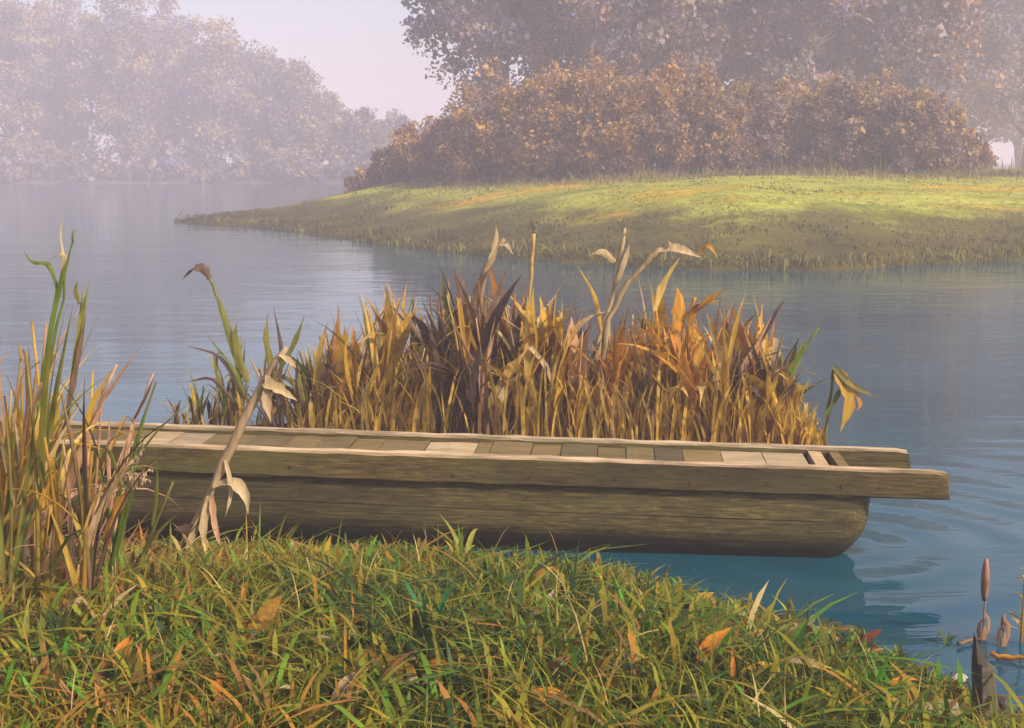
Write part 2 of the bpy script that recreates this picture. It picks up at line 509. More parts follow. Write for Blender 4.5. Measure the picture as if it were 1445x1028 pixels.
# ------------------------------------------------------------------ the boat
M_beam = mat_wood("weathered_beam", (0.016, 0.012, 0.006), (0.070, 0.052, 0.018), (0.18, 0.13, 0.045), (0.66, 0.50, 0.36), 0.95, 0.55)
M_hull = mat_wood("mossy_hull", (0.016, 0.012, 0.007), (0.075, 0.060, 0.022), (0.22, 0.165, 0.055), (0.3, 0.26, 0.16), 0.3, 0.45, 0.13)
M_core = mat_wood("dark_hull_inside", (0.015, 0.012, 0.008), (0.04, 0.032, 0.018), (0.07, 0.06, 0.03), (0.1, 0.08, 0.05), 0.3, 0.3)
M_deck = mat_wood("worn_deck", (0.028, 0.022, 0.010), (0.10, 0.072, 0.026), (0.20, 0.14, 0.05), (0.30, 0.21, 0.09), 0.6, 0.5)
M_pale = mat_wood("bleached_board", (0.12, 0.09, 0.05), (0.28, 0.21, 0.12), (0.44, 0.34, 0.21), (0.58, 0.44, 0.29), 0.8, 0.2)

boat = empty("rowing_boat", B0.xyz * 1)
boat.location.z = 0
ang = math.atan2(U.y, U.x)
# local x = along U, local y must be W: choose handedness by mirroring the width coordinate
boat.rotation_euler = (0, -TILT, ang)
WS = 1.0 if Vector((-math.sin(ang), math.cos(ang), 0)).dot(W) > 0 else -1.0
tag(boat, "long narrow weathered wooden boat moored against the grassy bank", "boat")
LB = 7.2
BW = 0.58

def beam(name, s0, s1, w0, w1, z0, z1, mat, parent, ns=40, seed=0, wear=0.004, chamfer=0.012, rnd=1.0):
    """long timber with uneven worn edges"""
    rg = np.random.default_rng(seed)
    prof = [(w0, z0 + chamfer), (w0, z1 - chamfer), (w0 + chamfer, z1), (w1 - chamfer, z1), (w1, z1 - chamfer), (w1, z0 + chamfer), (w1 - chamfer, z0), (w0 + chamfer, z0)]
    V = []; Fc = []
    k = len(prof)
    ss = np.linspace(s0, s1, ns)
    for i, s in enumerate(ss):
        sh = 0.0
        if i in (0, ns - 1): sh = rnd
        for j, (w, z) in enumerate(prof):
            e = wear * (vnoise(s * 9 + seed * 3.1, j * 7.7 + seed) - 0.5) * 2 + wear * 1.2 * (vnoise(s * 1.4 + seed, j * 3.1) - .5)
            cz = (z0 + z1) / 2; cw = (w0 + w1) / 2
            zz = z + e + (cz - z) * 0.10 * sh; ww = w + e * .6 + (cw - w) * 0.12 * sh
            end = 0.0
            if i == 0 and rnd > .5: end = 0.02 * (rg.random() - .5) + (0.018 if z > cz else -0.004)
            V.append((s + end, WS * ww, zz))
    for i in range(ns - 1):
        for j in range(k):
            j2 = (j + 1) % k
            q = (i * k + j, i * k + j2, (i + 1) * k + j2, (i + 1) * k + j)
            Fc.append(q if WS < 0 else q[::-1])
    a = tuple(range(k)); b = tuple(range((ns - 1) * k, ns * k))
    Fc.append(a if WS > 0 else a[::-1]); Fc.append(b[::-1] if WS > 0 else b)
    o = link(name, mesh(name, np.array(V), Fc), mat, parent)
    return o

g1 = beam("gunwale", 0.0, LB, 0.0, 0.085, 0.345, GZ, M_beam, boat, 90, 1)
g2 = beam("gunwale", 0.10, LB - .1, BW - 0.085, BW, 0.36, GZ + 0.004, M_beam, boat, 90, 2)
tag(g1, "thick near side beam with a worn overhanging end")

def hull_profile(z):
    """inset of the hull side from the beam edge, and start of the stern, by height"""
    t = max(0.0, min(1.0, (0.36 - z) / 0.50))
    inset = 0.030 + 0.15 * max(0, (0.14 - z) / 0.26) ** 1.8
    stern = 0.375 + 0.03 * t + 0.24 * max(0, (0.20 - z) / 0.34) ** 1.7
    return inset, stern

def hull_shell(name, zs, off, mat, parent, thick=None):
    """closed loft of the hull outline (rounded ends) through the heights zs"""
    rings = []
    for z in zs:
        ins, st = hull_profile(z)
        ins -= off; st -= off
        a0, a1 = st, LB - st; b0, b1 = ins, BW - ins
        r = 0.13
        ring = []
        nlong = 36
        for cx, cy, a in ((a0 + r, b0 + r, math.pi), (a1 - r, b0 + r, 1.5 * math.pi), (a1 - r, b1 - r, 0), (a0 + r, b1 - r, .5 * math.pi)):
            for q in range(7):
                an = a + q / 6 * math.pi / 2
                ring.append((cx + r * math.cos(an), cy + r * math.sin(an)))
        # densify long sides
        out = []
        n = len(ring)
        for i in range(n):
            p, q2 = ring[i], ring[(i + 1) % n]
            L = math.hypot(q2[0] - p[0], q2[1] - p[1])
            m = nlong if L > 2 else 1
            for e in range(m):
                out.append((p[0] + (q2[0] - p[0]) * e / m, p[1] + (q2[1] - p[1]) * e / m))
        rings.append([(x, WS * (y + 0.006 * (vnoise(x * 1.1, z * 9) - .5)), z + 0.008 * (vnoise(x * .9 + 4, 2.2) - .5)) for x, y in out])
    V = [p for rg in rings for p in rg]; k = len(rings[0]); Fc = []
    for i in range(len(rings) - 1):
        for j in range(k):
            j2 = (j + 1) % k
            q = (i * k + j, i * k + j2, (i + 1) * k + j2, (i + 1) * k + j)
            Fc.append(q if WS > 0 else q[::-1])
    bot = tuple(range(k)); top = tuple(range((len(rings) - 1) * k, len(rings) * k))
    Fc.append(bot[::-1] if WS > 0 else bot); Fc.append(top if WS > 0 else top[::-1])
    return link(name, mesh(name, np.array(V), Fc, False), mat, parent)

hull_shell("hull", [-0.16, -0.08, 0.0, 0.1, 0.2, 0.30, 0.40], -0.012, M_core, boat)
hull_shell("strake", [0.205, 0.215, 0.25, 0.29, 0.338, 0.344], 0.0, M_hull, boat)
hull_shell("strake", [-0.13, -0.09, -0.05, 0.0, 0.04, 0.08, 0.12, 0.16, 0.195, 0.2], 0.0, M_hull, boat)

# cross boards of the deck
s = 0.70; i = 0
pale = [(0.70, 1.16), (2.52, 2.80), (4.05, 4.42)]
while s < LB - 0.62:
    isp = [p for p in pale if p[0] - 0.02 <= s < p[1] - 0.04]
    wd = random.uniform(0.15, 0.27)
    if isp: wd = isp[0][1] - s if isp[0][1] - s < 0.30 else (isp[0][1] - s) / 2
    else:
        nx_ = [p[0] for p in pale if p[0] > s + 0.02]
        if nx_ and s + wd > nx_[0] - 0.05: wd = nx_[0] - s
    zt = 0.474 + random.uniform(-0.006, 0.006)
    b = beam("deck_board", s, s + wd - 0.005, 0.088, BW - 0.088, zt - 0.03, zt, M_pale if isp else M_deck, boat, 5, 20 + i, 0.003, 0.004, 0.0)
    s += wd; i += 1
for sa, sb in ((0.50, 0.555), (0.60, 0.67)):
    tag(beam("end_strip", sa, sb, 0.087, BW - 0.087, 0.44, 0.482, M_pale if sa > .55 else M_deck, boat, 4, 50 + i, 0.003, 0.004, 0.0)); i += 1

M_nail = mat_bark("rusty_nail", (0.03, 0.015, 0.01), (0.10, 0.045, 0.025))
v, f = tube_data([(0, -.004, 0), (0, .004, 0)], [.009, .011], 8)
NAIL = mesh("nail", np.array(v), f); NAIL.materials.append(M_nail)
q = 0.55
while q < LB - .5:
    o = link("nail", NAIL, None, g1); o.location = (q, WS * -0.001, 0.40 + random.uniform(-.012, .012)); q += random.uniform(.34, .46)

# ------------------------------------------------------------------ generic plant pieces
def grass_field(name, pts, z, lens, widths, tint, mat, lean=0.5, rng=RNG, seg=3, face=None):
    """many curved blades in one mesh"""
    n = len(pts)
    az = rng.random(n) * 2 * math.pi
    ln = np.abs(rng.normal(0, lean, n)) + 0.08
    dx, dy = np.cos(az), np.sin(az)
    sa = az + math.pi / 2 + rng.normal(0, 0.4, n)
    sxv, syv = np.cos(sa), np.sin(sa)
    V = np.zeros((n, 2 * seg + 1, 3), np.float32)
    for i in range(seg + 1):
        t = i / seg
        h = lens * (t - 0.35 * ln * t * t * np.minimum(1, ln))
        h = lens * np.sin(np.minimum(t * (1.0 + 0.35 * ln), 1.75)) / 1.05 * (1 - 0.25 * np.minimum(ln, 1.2))
        o = lens * ln * t ** 1.7
        cx = pts[:, 0] + dx * o; cy = pts[:, 1] + dy * o; cz = z + h
        if i < seg:
            w = widths * (0.55 + 0.9 * t) * (1 - t) ** 0.35 * 0.5
            V[:, 2 * i, 0] = cx - sxv * w; V[:, 2 * i, 1] = cy - syv * w; V[:, 2 * i, 2] = cz
            V[:, 2 * i + 1, 0] = cx + sxv * w; V[:, 2 * i + 1, 1] = cy + syv * w; V[:, 2 * i + 1, 2] = cz
        else:
            V[:, 2 * seg, 0] = cx; V[:, 2 * seg, 1] = cy; V[:, 2 * seg, 2] = cz
    base = (np.arange(n) * (2 * seg + 1))[:, None]
    fl = []
    for i in range(seg - 1):
        fl.append(base + np.array([[2 * i, 2 * i + 1, 2 * i + 3]]))
        fl.append(base + np.array([[2 * i, 2 * i + 3, 2 * i + 2]]))
    fl.append(base + np.array([[2 * seg - 2, 2 * seg - 1, 2 * seg]]))
    fc = np.stack(fl, 1).reshape(-1, 3)
    tt = np.repeat(tint, len(fl))
    return link(name, mesh(name, V.reshape(-1, 3), fc, True, tt), mat)

def leaf_cloud(centers, radii, per, size, rng, zsq=0.8, droop=0.0):
    """irregular leaf-sized faces scattered round clump centres -> verts, faces, clump index"""
    n = len(centers)
    idx = np.repeat(np.arange(n), per)
    m = len(idx)
    d = rng.normal(size=(m, 3)); d /= np.linalg.norm(d, axis=1)[:, None]
    r = radii[idx] * rng.random(m) ** 0.45
    p = centers[idx] + d * r[:, None] * np.array([1, 1, zsq])
    a = rng.normal(size=(m, 3)); a[:, 2] -= droop; a /= np.linalg.norm(a, axis=1)[:, None]
    b = rng.normal(size=(m, 3)); b -= a * np.sum(a * b, 1)[:, None]; b /= np.linalg.norm(b, axis=1)[:, None]
    s = size * rng.lognormal(0, 0.35, m)
    L = a * s[:, None]; Wd = b * (s * rng.uniform(0.28, 0.5, m))[:, None]
    nrm = np.cross(a, b) * (s * 0.16)[:, None]
    v = np.stack([p - L * 0.5, p + Wd * 0.9 + L * 0.02 + nrm, p + L * 0.55, p - Wd + L * 0.1 + nrm], 1)
    f = (np.arange(m) * 4)[:, None] + np.array([[0, 1, 2, 3]])
    return v.reshape(-1, 3), f, idx

def limb(p0, p1, r0, r1, rng, n=6, wob=0.08):
    p0 = np.array(p0, float); p1 = np.array(p1, float)
    L = np.linalg.norm(p1 - p0)
    pts = []
    for i in range(n):
        t = i / (n - 1)
        q = p0 + (p1 - p0) * t
        q = q + rng.normal(0, wob * L * math.sin(math.pi * t) * 0.5 + 1e-6, 3)
        q[2] += 0.10 * L * math.sin(math.pi * t)
        pts.append(q)
    return tube_data(pts, [r0 + (r1 - r0) * (i / (n - 1)) ** 0.8 for i in range(n)], 6)

def make_tree(name, label, group, base, H, spread, cb, nclump, per, lsize, leafmat, barkmat, seed, cat="tree", lean=(0, 0), clr=(0.8, 1.5), nl=22, tr=None, tintspread=0.18):
    rng = np.random.default_rng(seed)
    root = empty(name, base)
    tag(root, label, cat, group)
    # clump centres inside an uneven egg-shaped envelope
    cs = []
    lob = rng.random(8)
    while len(cs) < nclump:
        d = rng.normal(size=3); d /= np.linalg.norm(d)
        r = rng.random() ** 0.42
        az = math.atan2(d[1], d[0])
        lobe = 0.72 + 0.45 * vnoise(az * 1.3 + seed, d[2] * 2.0 + seed * .7)
        taper = 1.0 - 0.25 * max(0, d[2])
        c = np.array([d[0] * spread * lobe * r * taper, d[1] * spread * lobe * r * taper, (cb + H) / 2 + d[2] * (H - cb) / 2 * r * (0.85 + .2 * lobe)])
        hfrac = (c[2] - cb) / (H - cb)
        c[0] += lean[0] * hfrac; c[1] += lean[1] * hfrac
        if c[2] < cb * 0.75: continue
        cs.append(c)
    cs = np.array(cs)
    rad = rng.uniform(clr[0], clr[1], len(cs))
    v, f, idx = leaf_cloud(cs, rad, per, lsize, rng)
    ct = rng.random(len(cs))
    tint = np.clip(ct[idx] * (1 - tintspread) + rng.random(len(idx)) * tintspread + rng.normal(0, 0.06, len(idx)), 0, 1)
    crown = link("crown", mesh("crown", v, f, False, tint), leafmat, root)
    # trunk and limbs
    t = MB()
    tr = tr or H * 0.022
    top = np.array([lean[0] * .6, lean[1] * .6, cb + (H - cb) * 0.7])
    n = 9
    tp = []
    for i in range(n):
        q = i / (n - 1)
        p = np.array([0, 0, -0.3]) * (1 - q) + top * q
        p[:2] += rng.normal(0, 0.02 * H * math.sin(math.pi * q) * .6, 2)
        tp.append(p)
    t.add(*tube_data(tp, [tr * (1.25 if i == 0 else 1) * (1 - 0.82 * i / (n - 1)) for i in range(n)], 8))
    order = rng.permutation(len(cs))[:nl]
    for j in order:
        c = cs[j]
        hh = np.clip(c[2] * rng.uniform(0.4, 0.75), cb * 0.45, top[2] * .95)
        q = np.clip((hh + .3) / (top[2] + .3), 0, 1) * (n - 1)
        i0 = int(min(q, n - 2)); p0 = tp[i0] + (tp[i0 + 1] - tp[i0]) * (q - i0)
        r0 = tr * (1 - 0.82 * q / (n - 1)) * 0.55
        t.add(*limb(p0, c, r0, max(0.012, r0 * .15), rng))
    tk = t.build("trunk", barkmat, root, True)
    return root

def make_shrub(name, label, group, base, H, spread, nclump, per, lsize, leafmat, barkmat, seed):
    rng = np.random.default_rng(seed)
    root = empty(name, base); tag(root, label, "shrub", group)
    cs = []
    while len(cs) < nclump:
        a = rng.random() * 2 * math.pi; r = rng.random() ** 0.55
        top = H * (1 - 0.55 * r ** 2.2) * (0.72 + 0.5 * vnoise(a * 1.6 + seed, r * 2 + seed * .3))
        z = top * rng.random() ** 0.5
        cs.append((math.cos(a) * r * spread, math.sin(a) * r * spread * .8, max(0.12, z)))
    cs = np.array(cs)
    rad = rng.uniform(0.22, 0.5, len(cs)) * (H / 3.0) ** .5
    v, f, idx = leaf_cloud(cs, rad, per, lsize, rng, 1.0)
    ct = rng.random(len(cs)) * .75 + .25 * (cs[:, 2] / H)
    tint = np.clip(ct[idx] * .7 + rng.random(len(idx)) * .3, 0, 1)
    link("foliage", mesh("foliage", v, f, False, tint), leafmat, root)
    t = MB()
    for j in rng.permutation(len(cs))[:18]:
        c = cs[j]
        p0 = np.array([rng.normal(0, .12), rng.normal(0, .12), -0.15])
        t.add(*limb(p0, c, 0.035, 0.006, rng))
        c2 = c + np.array([rng.normal(0, .25), rng.normal(0, .25), rng.uniform(.1, .5)])
        t.add(*limb(c, c2, 0.008, 0.003, rng, 4))
    t.build("stems", barkmat, root, True)
    return root

# ------------------------------------------------------------------ trees and shrubs
M_bark = mat_bark("grey_bark", (0.05, 0.04, 0.035), (0.14, 0.115, 0.10))
M_leafR = mat_tint("violet_brown_foliage", [(0.0, (0.07, 0.055, 0.065)), (0.18, (0.18, 0.14, 0.16)), (0.32, (0.13, 0.15, 0.32)), (0.44, (0.24, 0.19, 0.13)), (0.58, (0.25, 0.24, 0.15)), (0.72, (0.34, 0.22, 0.30)), (0.84, (0.46, 0.25, 0.08)), (0.93, (0.24, 0.18, 0.20)), (1.0, (0.16, 0.19, 0.52))], 0.3, grain=1.2)
M_leafL = mat_tint("misty_ochre_foliage", [(0.0, (0.10, 0.07, 0.08)), (0.2, (0.20, 0.16, 0.15)), (0.38, (0.13, 0.18, 0.36)), (0.5, (0.40, 0.25, 0.09)), (0.64, (0.26, 0.19, 0.22)), (0.8, (0.34, 0.31, 0.15)), (1.0, (0.54, 0.33, 0.10))], 0.3, grain=0.5)
M_shrub = mat_tint("russet_shrub_leaves", [(0.0, (0.10, 0.05, 0.04)), (0.2, (0.22, 0.115, 0.06)), (0.38, (0.22, 0.14, 0.13)), (0.55, (0.36, 0.19, 0.05)), (0.75, (0.46, 0.27, 0.07)), (0.88, (0.58, 0.26, 0.03)), (1.0, (0.46, 0.33, 0.11))], 0.3, grain=2.0)
M_shrub2 = mat_tint("dusky_shrub_leaves", [(0.0, (0.09, 0.05, 0.045)), (0.25, (0.18, 0.11, 0.10)), (0.45, (0.24, 0.16, 0.17)), (0.65, (0.34, 0.20, 0.08)), (0.85, (0.46, 0.29, 0.08)), (1.0, (0.42, 0.32, 0.12))], 0.3, grain=2.0)

ORD = "first second third fourth fifth sixth seventh eighth ninth tenth eleventh twelfth thirteenth fourteenth fifteenth sixteenth seventeenth eighteenth nineteenth twentieth twenty-first twenty-second".split()
def on_pen(px, Y):
    x = (px - 722.5) / F * Y
    return Vector((x, Y, float(pen_z(np.array([x]), np.array([Y]))[0]) - 0.05))

right_trees = [  # column, distance, height, spread, crown base, lean
    (700, 62, 15.0, 3.6, 3.2, -1.2), (800, 66, 16.0, 4.4, 2.6, 0.0), (905, 60, 15.5, 4.2, 2.2, 0), (1010, 67, 16.5, 4.6, 2.0, 0),
    (1110, 61, 15.0, 4.0, 2.2, 0), (1205, 68, 15.5, 4.2, 2.4, 0), (1275, 63, 13.0, 3.2, 2.5, 0.3), (860, 74, 17.0, 4.6, 2.0, 0), (1060, 76, 17.0, 4.6, 2.0, 0), (1165, 78, 16.0, 4.4, 2.0, 0), (1345, 80, 15.0, 4.2, 1.4, 0), (1440, 84, 15.5, 4.6, 1.4, 0)]
lab_r = ["tall violet grey tree leaning out over the open misty gap", "tall mauve and brown tree behind the russet shrubs"]
for i, (px, Y, H, sp, cb, ln) in enumerate(right_trees):
    make_tree("misty_tree", lab_r[0] if i == 0 else (ORD[i] + " mauve tree from the open misty gap, behind the shrubs" if i < 7 else ORD[i - 7] + " rear mauve tree counted from the misty gap"), "violet trees on the peninsula", on_pen(px, Y), H, sp, cb, 140, 150, 0.21, M_leafR, M_bark, 100 + i, lean=(ln, 0), clr=(0.7, 1.35))
# paler trees further back at the right edge
for i, (px, Y, H, sp) in enumerate([(1345, 98, 13, 3.2), (1430, 108, 16, 4.0), (1500, 95, 15, 4.0)]):
    make_tree("misty_tree", ["slim pale hazy tree just past the end of the shrubs", "broad pale hazy tree behind the open meadow", "pale hazy tree furthest past the end of the shrubs"][i], "pale trees beyond the meadow", on_pen(px, Y), H, sp, 2.5, 80, 100, 0.28, M_leafL, M_bark, 140 + i, clr=(0.8, 1.4))

left_trees = [(-60, 142, 21, 6.0), (30, 138, 20, 5.2), (105, 145, 20, 5.4), (180, 138, 19, 5.0), (250, 146, 18.5, 4.8), (315, 139, 16, 4.2), (370, 144, 14.0, 3.8), (425, 140, 11.0, 3.2), (470, 146, 8.5, 2.8), (515, 141, 6.8, 2.6),
              (560, 150, 6.5, 3.0), (70, 160, 19, 5.0), (215, 162, 18, 5.0)]
for i, (px, Y, H, sp) in enumerate(left_trees):
    x = (px - 722.5) / F * Y
    z = float(far_z(np.array([x]), np.array([float(Y)]))[0])
    small = H < 9
    cl_ = ORD[(10 - i)] if i < 11 else ""
    make_tree("far_tree", (ORD[10 - i] + " low hazy tree from the shore end behind the peninsula tip") if small else ((ORD[7 - i] + " tall misty tree from the low trees on the far shore") if i < 8 else ORD[i - 11] + " rear tall tree in the misty far wood"),
              "low trees on the far shore" if small else "tall trees on the far shore", (x, Y, z - .1), H, sp, 0.3 if small else 0.6, 130 if not small else 60, 150, 0.27, M_leafL, M_bark, 200 + i, clr=(0.9, 1.8) if not small else (.6, 1.1))

shrubs = [(520, 55, 1.0), (548, 53, 1.5), (575, 52, 2.0), (605, 50, 2.1), (640, 49, 2.7), (675, 48, 2.7), (712, 47, 3.1), (752, 47, 3.2), (795, 46, 3.6), (840, 46, 3.8), (885, 45, 3.5), (930, 46, 3.7), (975, 46, 3.4), (1020, 47, 3.2), (1065, 47, 2.9), (1110, 48, 2.9), (1155, 47, 2.9), (1195, 46, 2.9), (1240, 46, 2.7), (1285, 45, 2.5), (1325, 46, 2.1), (1360, 50, 1.3), 
          (690, 53, 3.6), (770, 52, 3.9), (860, 51, 4.2), (950, 52, 4.0), (1090, 54, 3.6), (1220, 53, 3.5)]
for i, (px, Y, H) in enumerate(shrubs):
    first = px > 980 and Y < 50
    if i < 22: lb = ORD[i] + (" shrub from the peninsula tip, dusky brown and mauve" if first else " shrub from the peninsula tip, orange brown")
    else: lb = ORD[i - 22] + " taller russet shrub of the rear row, from the misty gap"
    make_shrub("autumn_shrub", lb, "dusky shrubs on the peninsula" if first else "russet shrubs on the peninsula", on_pen(px, Y), H, max(0.8, H * 0.52), int(44 + 16 * H), 95, 0.11, M_shrub2 if first else M_shrub, M_bark, 300 + i)
for i, px in enumerate(range(-70, 560, 38)):
    Y = 134.5 + 2.0 * math.sin(i * 2.3)
    x = (px - 722.5) / F * Y
    make_shrub("waterside_shrub", ORD[i] + " low misty shrub along the far shore, towards the peninsula", "shrubs on the far shore", (x, Y, float(far_z(np.array([x]), np.array([Y]))[0]) - .1), 2.6 + 1.4 * math.sin(i * 1.7), 2.6, 50, 45, .42, M_leafL, M_bark, 360 + i)

# ------------------------------------------------------------------ meadow grass on the peninsula
M_mead = mat_tint("meadow_grass", [(0.0, (0.065, 0.052, 0.004)), (0.2, (0.14, 0.112, 0.007)), (0.4, (0.26, 0.24, 0.025)), (0.6, (0.40, 0.37, 0.08)), (0.75, (0.46, 0.30, 0.02)), (0.9, (0.55, 0.34, 0.02)), (1.0, (0.36, 0.26, 0.09))], 0.5, grain=.6)
n = 150000
px_ = RNG.uniform(-14, 30, n); py_ = 22 + 36 * RNG.random(n) ** 1.3
sd = poly_sd(px_, py_, POLY)
k = (sd > 0.05) & (fbm(px_ * 1.1 + 30, py_ * 1.1, 3) > .40 + .25 * RNG.random(n))
px_, py_, sd = px_[k], py_[k], sd[k]
zz = pen_z(px_, py_)
pt = fbm(px_ * 0.16 + 3, py_ * 0.30 + 8, 3)
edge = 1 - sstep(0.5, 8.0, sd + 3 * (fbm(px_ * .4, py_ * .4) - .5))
tn = np.clip(0.52 + 1.5 * (pt - 0.5) * (1 - edge * .7) - 0.62 * edge + RNG.normal(0, .035, len(px_)), 0.12, 1)  # blades darken towards the shore, carrying the bank slope's painted shade too
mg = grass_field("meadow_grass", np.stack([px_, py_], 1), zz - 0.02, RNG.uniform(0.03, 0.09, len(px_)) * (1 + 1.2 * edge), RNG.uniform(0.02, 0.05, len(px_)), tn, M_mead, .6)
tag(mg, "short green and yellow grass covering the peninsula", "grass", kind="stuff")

# ------------------------------------------------------------------ reed pieces (shared mesh data)
REED_MATS = {
    "ochre": mat_obj("ochre_reed", [(0.0, (0.28, 0.14, 0.015)), (0.2, (0.52, 0.29, 0.025)), (0.45, (0.68, 0.40, 0.04)), (0.65, (0.48, 0.31, 0.05)), (0.85, (0.72, 0.48, 0.12)), (1.0, (0.66, 0.44, 0.20))], .42),
    "orange": mat_obj("orange_reed", [(0.0, (0.42, 0.15, 0.02)), (0.5, (0.66, 0.32, 0.03)), (1.0, (0.64, 0.26, 0.03))], .42),
    "straw": mat_obj("straw_reed", [(0.0, (0.38, 0.27, 0.13)), (0.5, (0.54, 0.41, 0.22)), (1.0, (0.46, 0.32, 0.18))], .25),
    "brown": mat_obj("brown_reed", [(0.0, (0.07, 0.035, 0.025)), (0.5, (0.15, 0.085, 0.06)), (1.0, (0.21, 0.13, 0.07))]),
    "olive": mat_obj("olive_reed", [(0.0, (0.11, 0.11, 0.015)), (0.4, (0.22, 0.20, 0.025)), (0.7, (0.15, 0.18, 0.03)), (1.0, (0.34, 0.24, 0.035))], .3),
    "green": mat_obj("green_reed", [(0.0, (0.08, 0.14, 0.012)), (0.5, (0.17, 0.22, 0.02)), (1.0, (0.28, 0.26, 0.03))], .3),
    "pink": mat_obj("pinkish_reed", [(0.0, (0.46, 0.24, 0.12)), (0.5, (0.54, 0.31, 0.18)), (1.0, (0.42, 0.26, 0.13))], .25),
}

def leaf_points(var, rng):
    """midrib of a unit reed leaf in the x-z plane"""
    n = 9
    pts = []
    if var % 4 == 3:        # snapped over
        kx = rng.uniform(.55, .75); ang1 = rng.uniform(.08, .2); ang2 = rng.uniform(1.9, 2.5)
        for i in range(n):
            t = i / (n - 1)
            if t <= kx: p = (math.sin(ang1) * t, 0, math.cos(ang1) * t)
            else:
                q = t - kx
                p = (math.sin(ang1) * kx + math.sin(ang2) * q, rng.normal(0, .006), math.cos(ang1) * kx + math.cos(ang2) * q)
            pts.append(p)
    else:
        a0 = (.10, .18, .28)[var % 4]; a1 = (.45, 1.1, 2.2)[var % 4] * rng.uniform(.8, 1.2)
        x = z = 0.0; y = 0.0; tw = rng.normal(0, .15)
        for i in range(n):
            t = i / (n - 1)
            pts.append((x, y, z))
            a = a0 + (a1 - a0) * t ** 1.6
            x += math.sin(a) / (n - 1); z += math.cos(a) / (n - 1); y += tw * t / (n - 1)
    return pts

LEAF = {}; STEM = {}
for kn, mt in REED_MATS.items():
    LEAF[kn] = []
    STEM[kn] = []
    for var in range(8):
        rg = random.Random(var * 13 + 5); nr = np.random.default_rng(var * 31 + 2)
        pts = leaf_points(var, nr)
        n_ = len(pts)
        wd = [0.055 * (0.45 + 0.75 * math.sin(math.pi * min(1, (i / (n_ - 1)) * .9 + .12))) * (1 - (i / (n_ - 1)) ** 3 * .95) for i in range(n_)]
        tw = nr.normal(0, .5)
        v, f = blade_data(pts, wd, (math.sin(tw) * .4, 1, 0.1), 0.35)
        me = mesh("leaf", np.array(v), f, True); me.materials.append(mt)
        LEAF[kn].append(me)
    for var in range(4):
        nr = np.random.default_rng(var * 7 + 1)
        bx_, by_ = nr.normal(0, .05, 2)
        pts = [(bx_ * t * t, by_ * t * t, t) for t in np.linspace(0, 1, 7)]
        v, f = tube_data(pts, [0.011 * (1 - .6 * t) for t in np.linspace(0, 1, 7)], 6)
        me = mesh("stem", np.array(v), f, True); me.materials.append(mt)
        STEM[kn].append(me)

def plume_mesh(mt, seed):
    """drooping feathery seed head, unit length"""
    nr = np.random.default_rng(seed)
    m = MB()
    for j in range(46):
        t = nr.random()
        base = Vector((0.25 * t * t, 0, t * (1 - .25 * t)))
        d = Vector((0.5 + nr.normal(0, .35), nr.normal(0, .35), nr.normal(0.25, .35))).normalized()
        L = 0.34 * (1 - .6 * t) * nr.uniform(.5, 1.1)
        pts = [base, base + d * L * .5 + Vector((0, 0, .02)), base + d * L - Vector((0, 0, L * .25))]
        m.add(*blade_data(pts, [.02, .045, .006], (nr.normal(), nr.normal(), nr.normal()), .3))
    me = mesh("seed_head", np.array(m.v), m.f, True); me.materials.append(mt)
    return me
M_plume = mat_obj("plume_tan", [(0.0, (0.42, 0.27, 0.16)), (1.0, (0.55, 0.38, 0.24))])
M_plumed = mat_obj("plume_grey", [(0.0, (0.20, 0.14, 0.13)), (1.0, (0.33, 0.25, 0.23))])
PLUME = [plume_mesh(M_plume, 3), plume_mesh(M_plumed, 4)]

def reed(base, H, kind, label, group, seed, nleaf=5, lean=0.12, wide=1.0, plume=None, az=None, stem_kind=None, name="reed"):
    rg = random.Random(seed)
    root = empty(name, base, 0)
    tag(root, label, "reed", group)
    az = rg.uniform(0, 6.28) if az is None else az
    ln = abs(rg.gauss(lean, lean * .5))
    ax = Vector((-math.sin(az), math.cos(az), 0))
    root.rotation_euler = Matrix.Rotation(ln, 4, ax).to_euler()
    st = link("stem", rg.choice(STEM[stem_kind or kind]), None, root)
    sh = H * rg.uniform(.72, .9)
    st.scale = (1 + .3 * wide, 1 + .3 * wide, sh + 0.06); st.location = (0, 0, -0.06)
    st.rotation_euler = (0, 0, rg.uniform(0, 6.28))
    for j in range(nleaf):
        h0 = sh * rg.uniform(0.02, .62) if j else 0.0
        L = min(H * rg.uniform(.5, .85), (H - h0) * rg.uniform(.9, 1.15))
        v_ = rg.choice([0, 0, 0, 4, 4, 1, 5, 5, 2, 6, 3, 7])
        lf = link("leaf", LEAF[kind][v_], None, root)
        lf.location = (0, 0, h0)
        wsc = wide * rg.uniform(.7, 1.25)
        lf.scale = (L, L * (wsc / max(L, .3)) if False else wsc, L)
        lf.rotation_euler = (rg.gauss(0, .14), rg.gauss(0.05, .15), rg.uniform(0, 6.28))
    if plume is not None:
        p = link("seed_head", PLUME[plume], None, root)
        p.location = (0, 0, sh * .97); p.scale = (.28, .28, .30); p.rotation_euler = (0, .2, rg.uniform(-.8, .8))
    return root

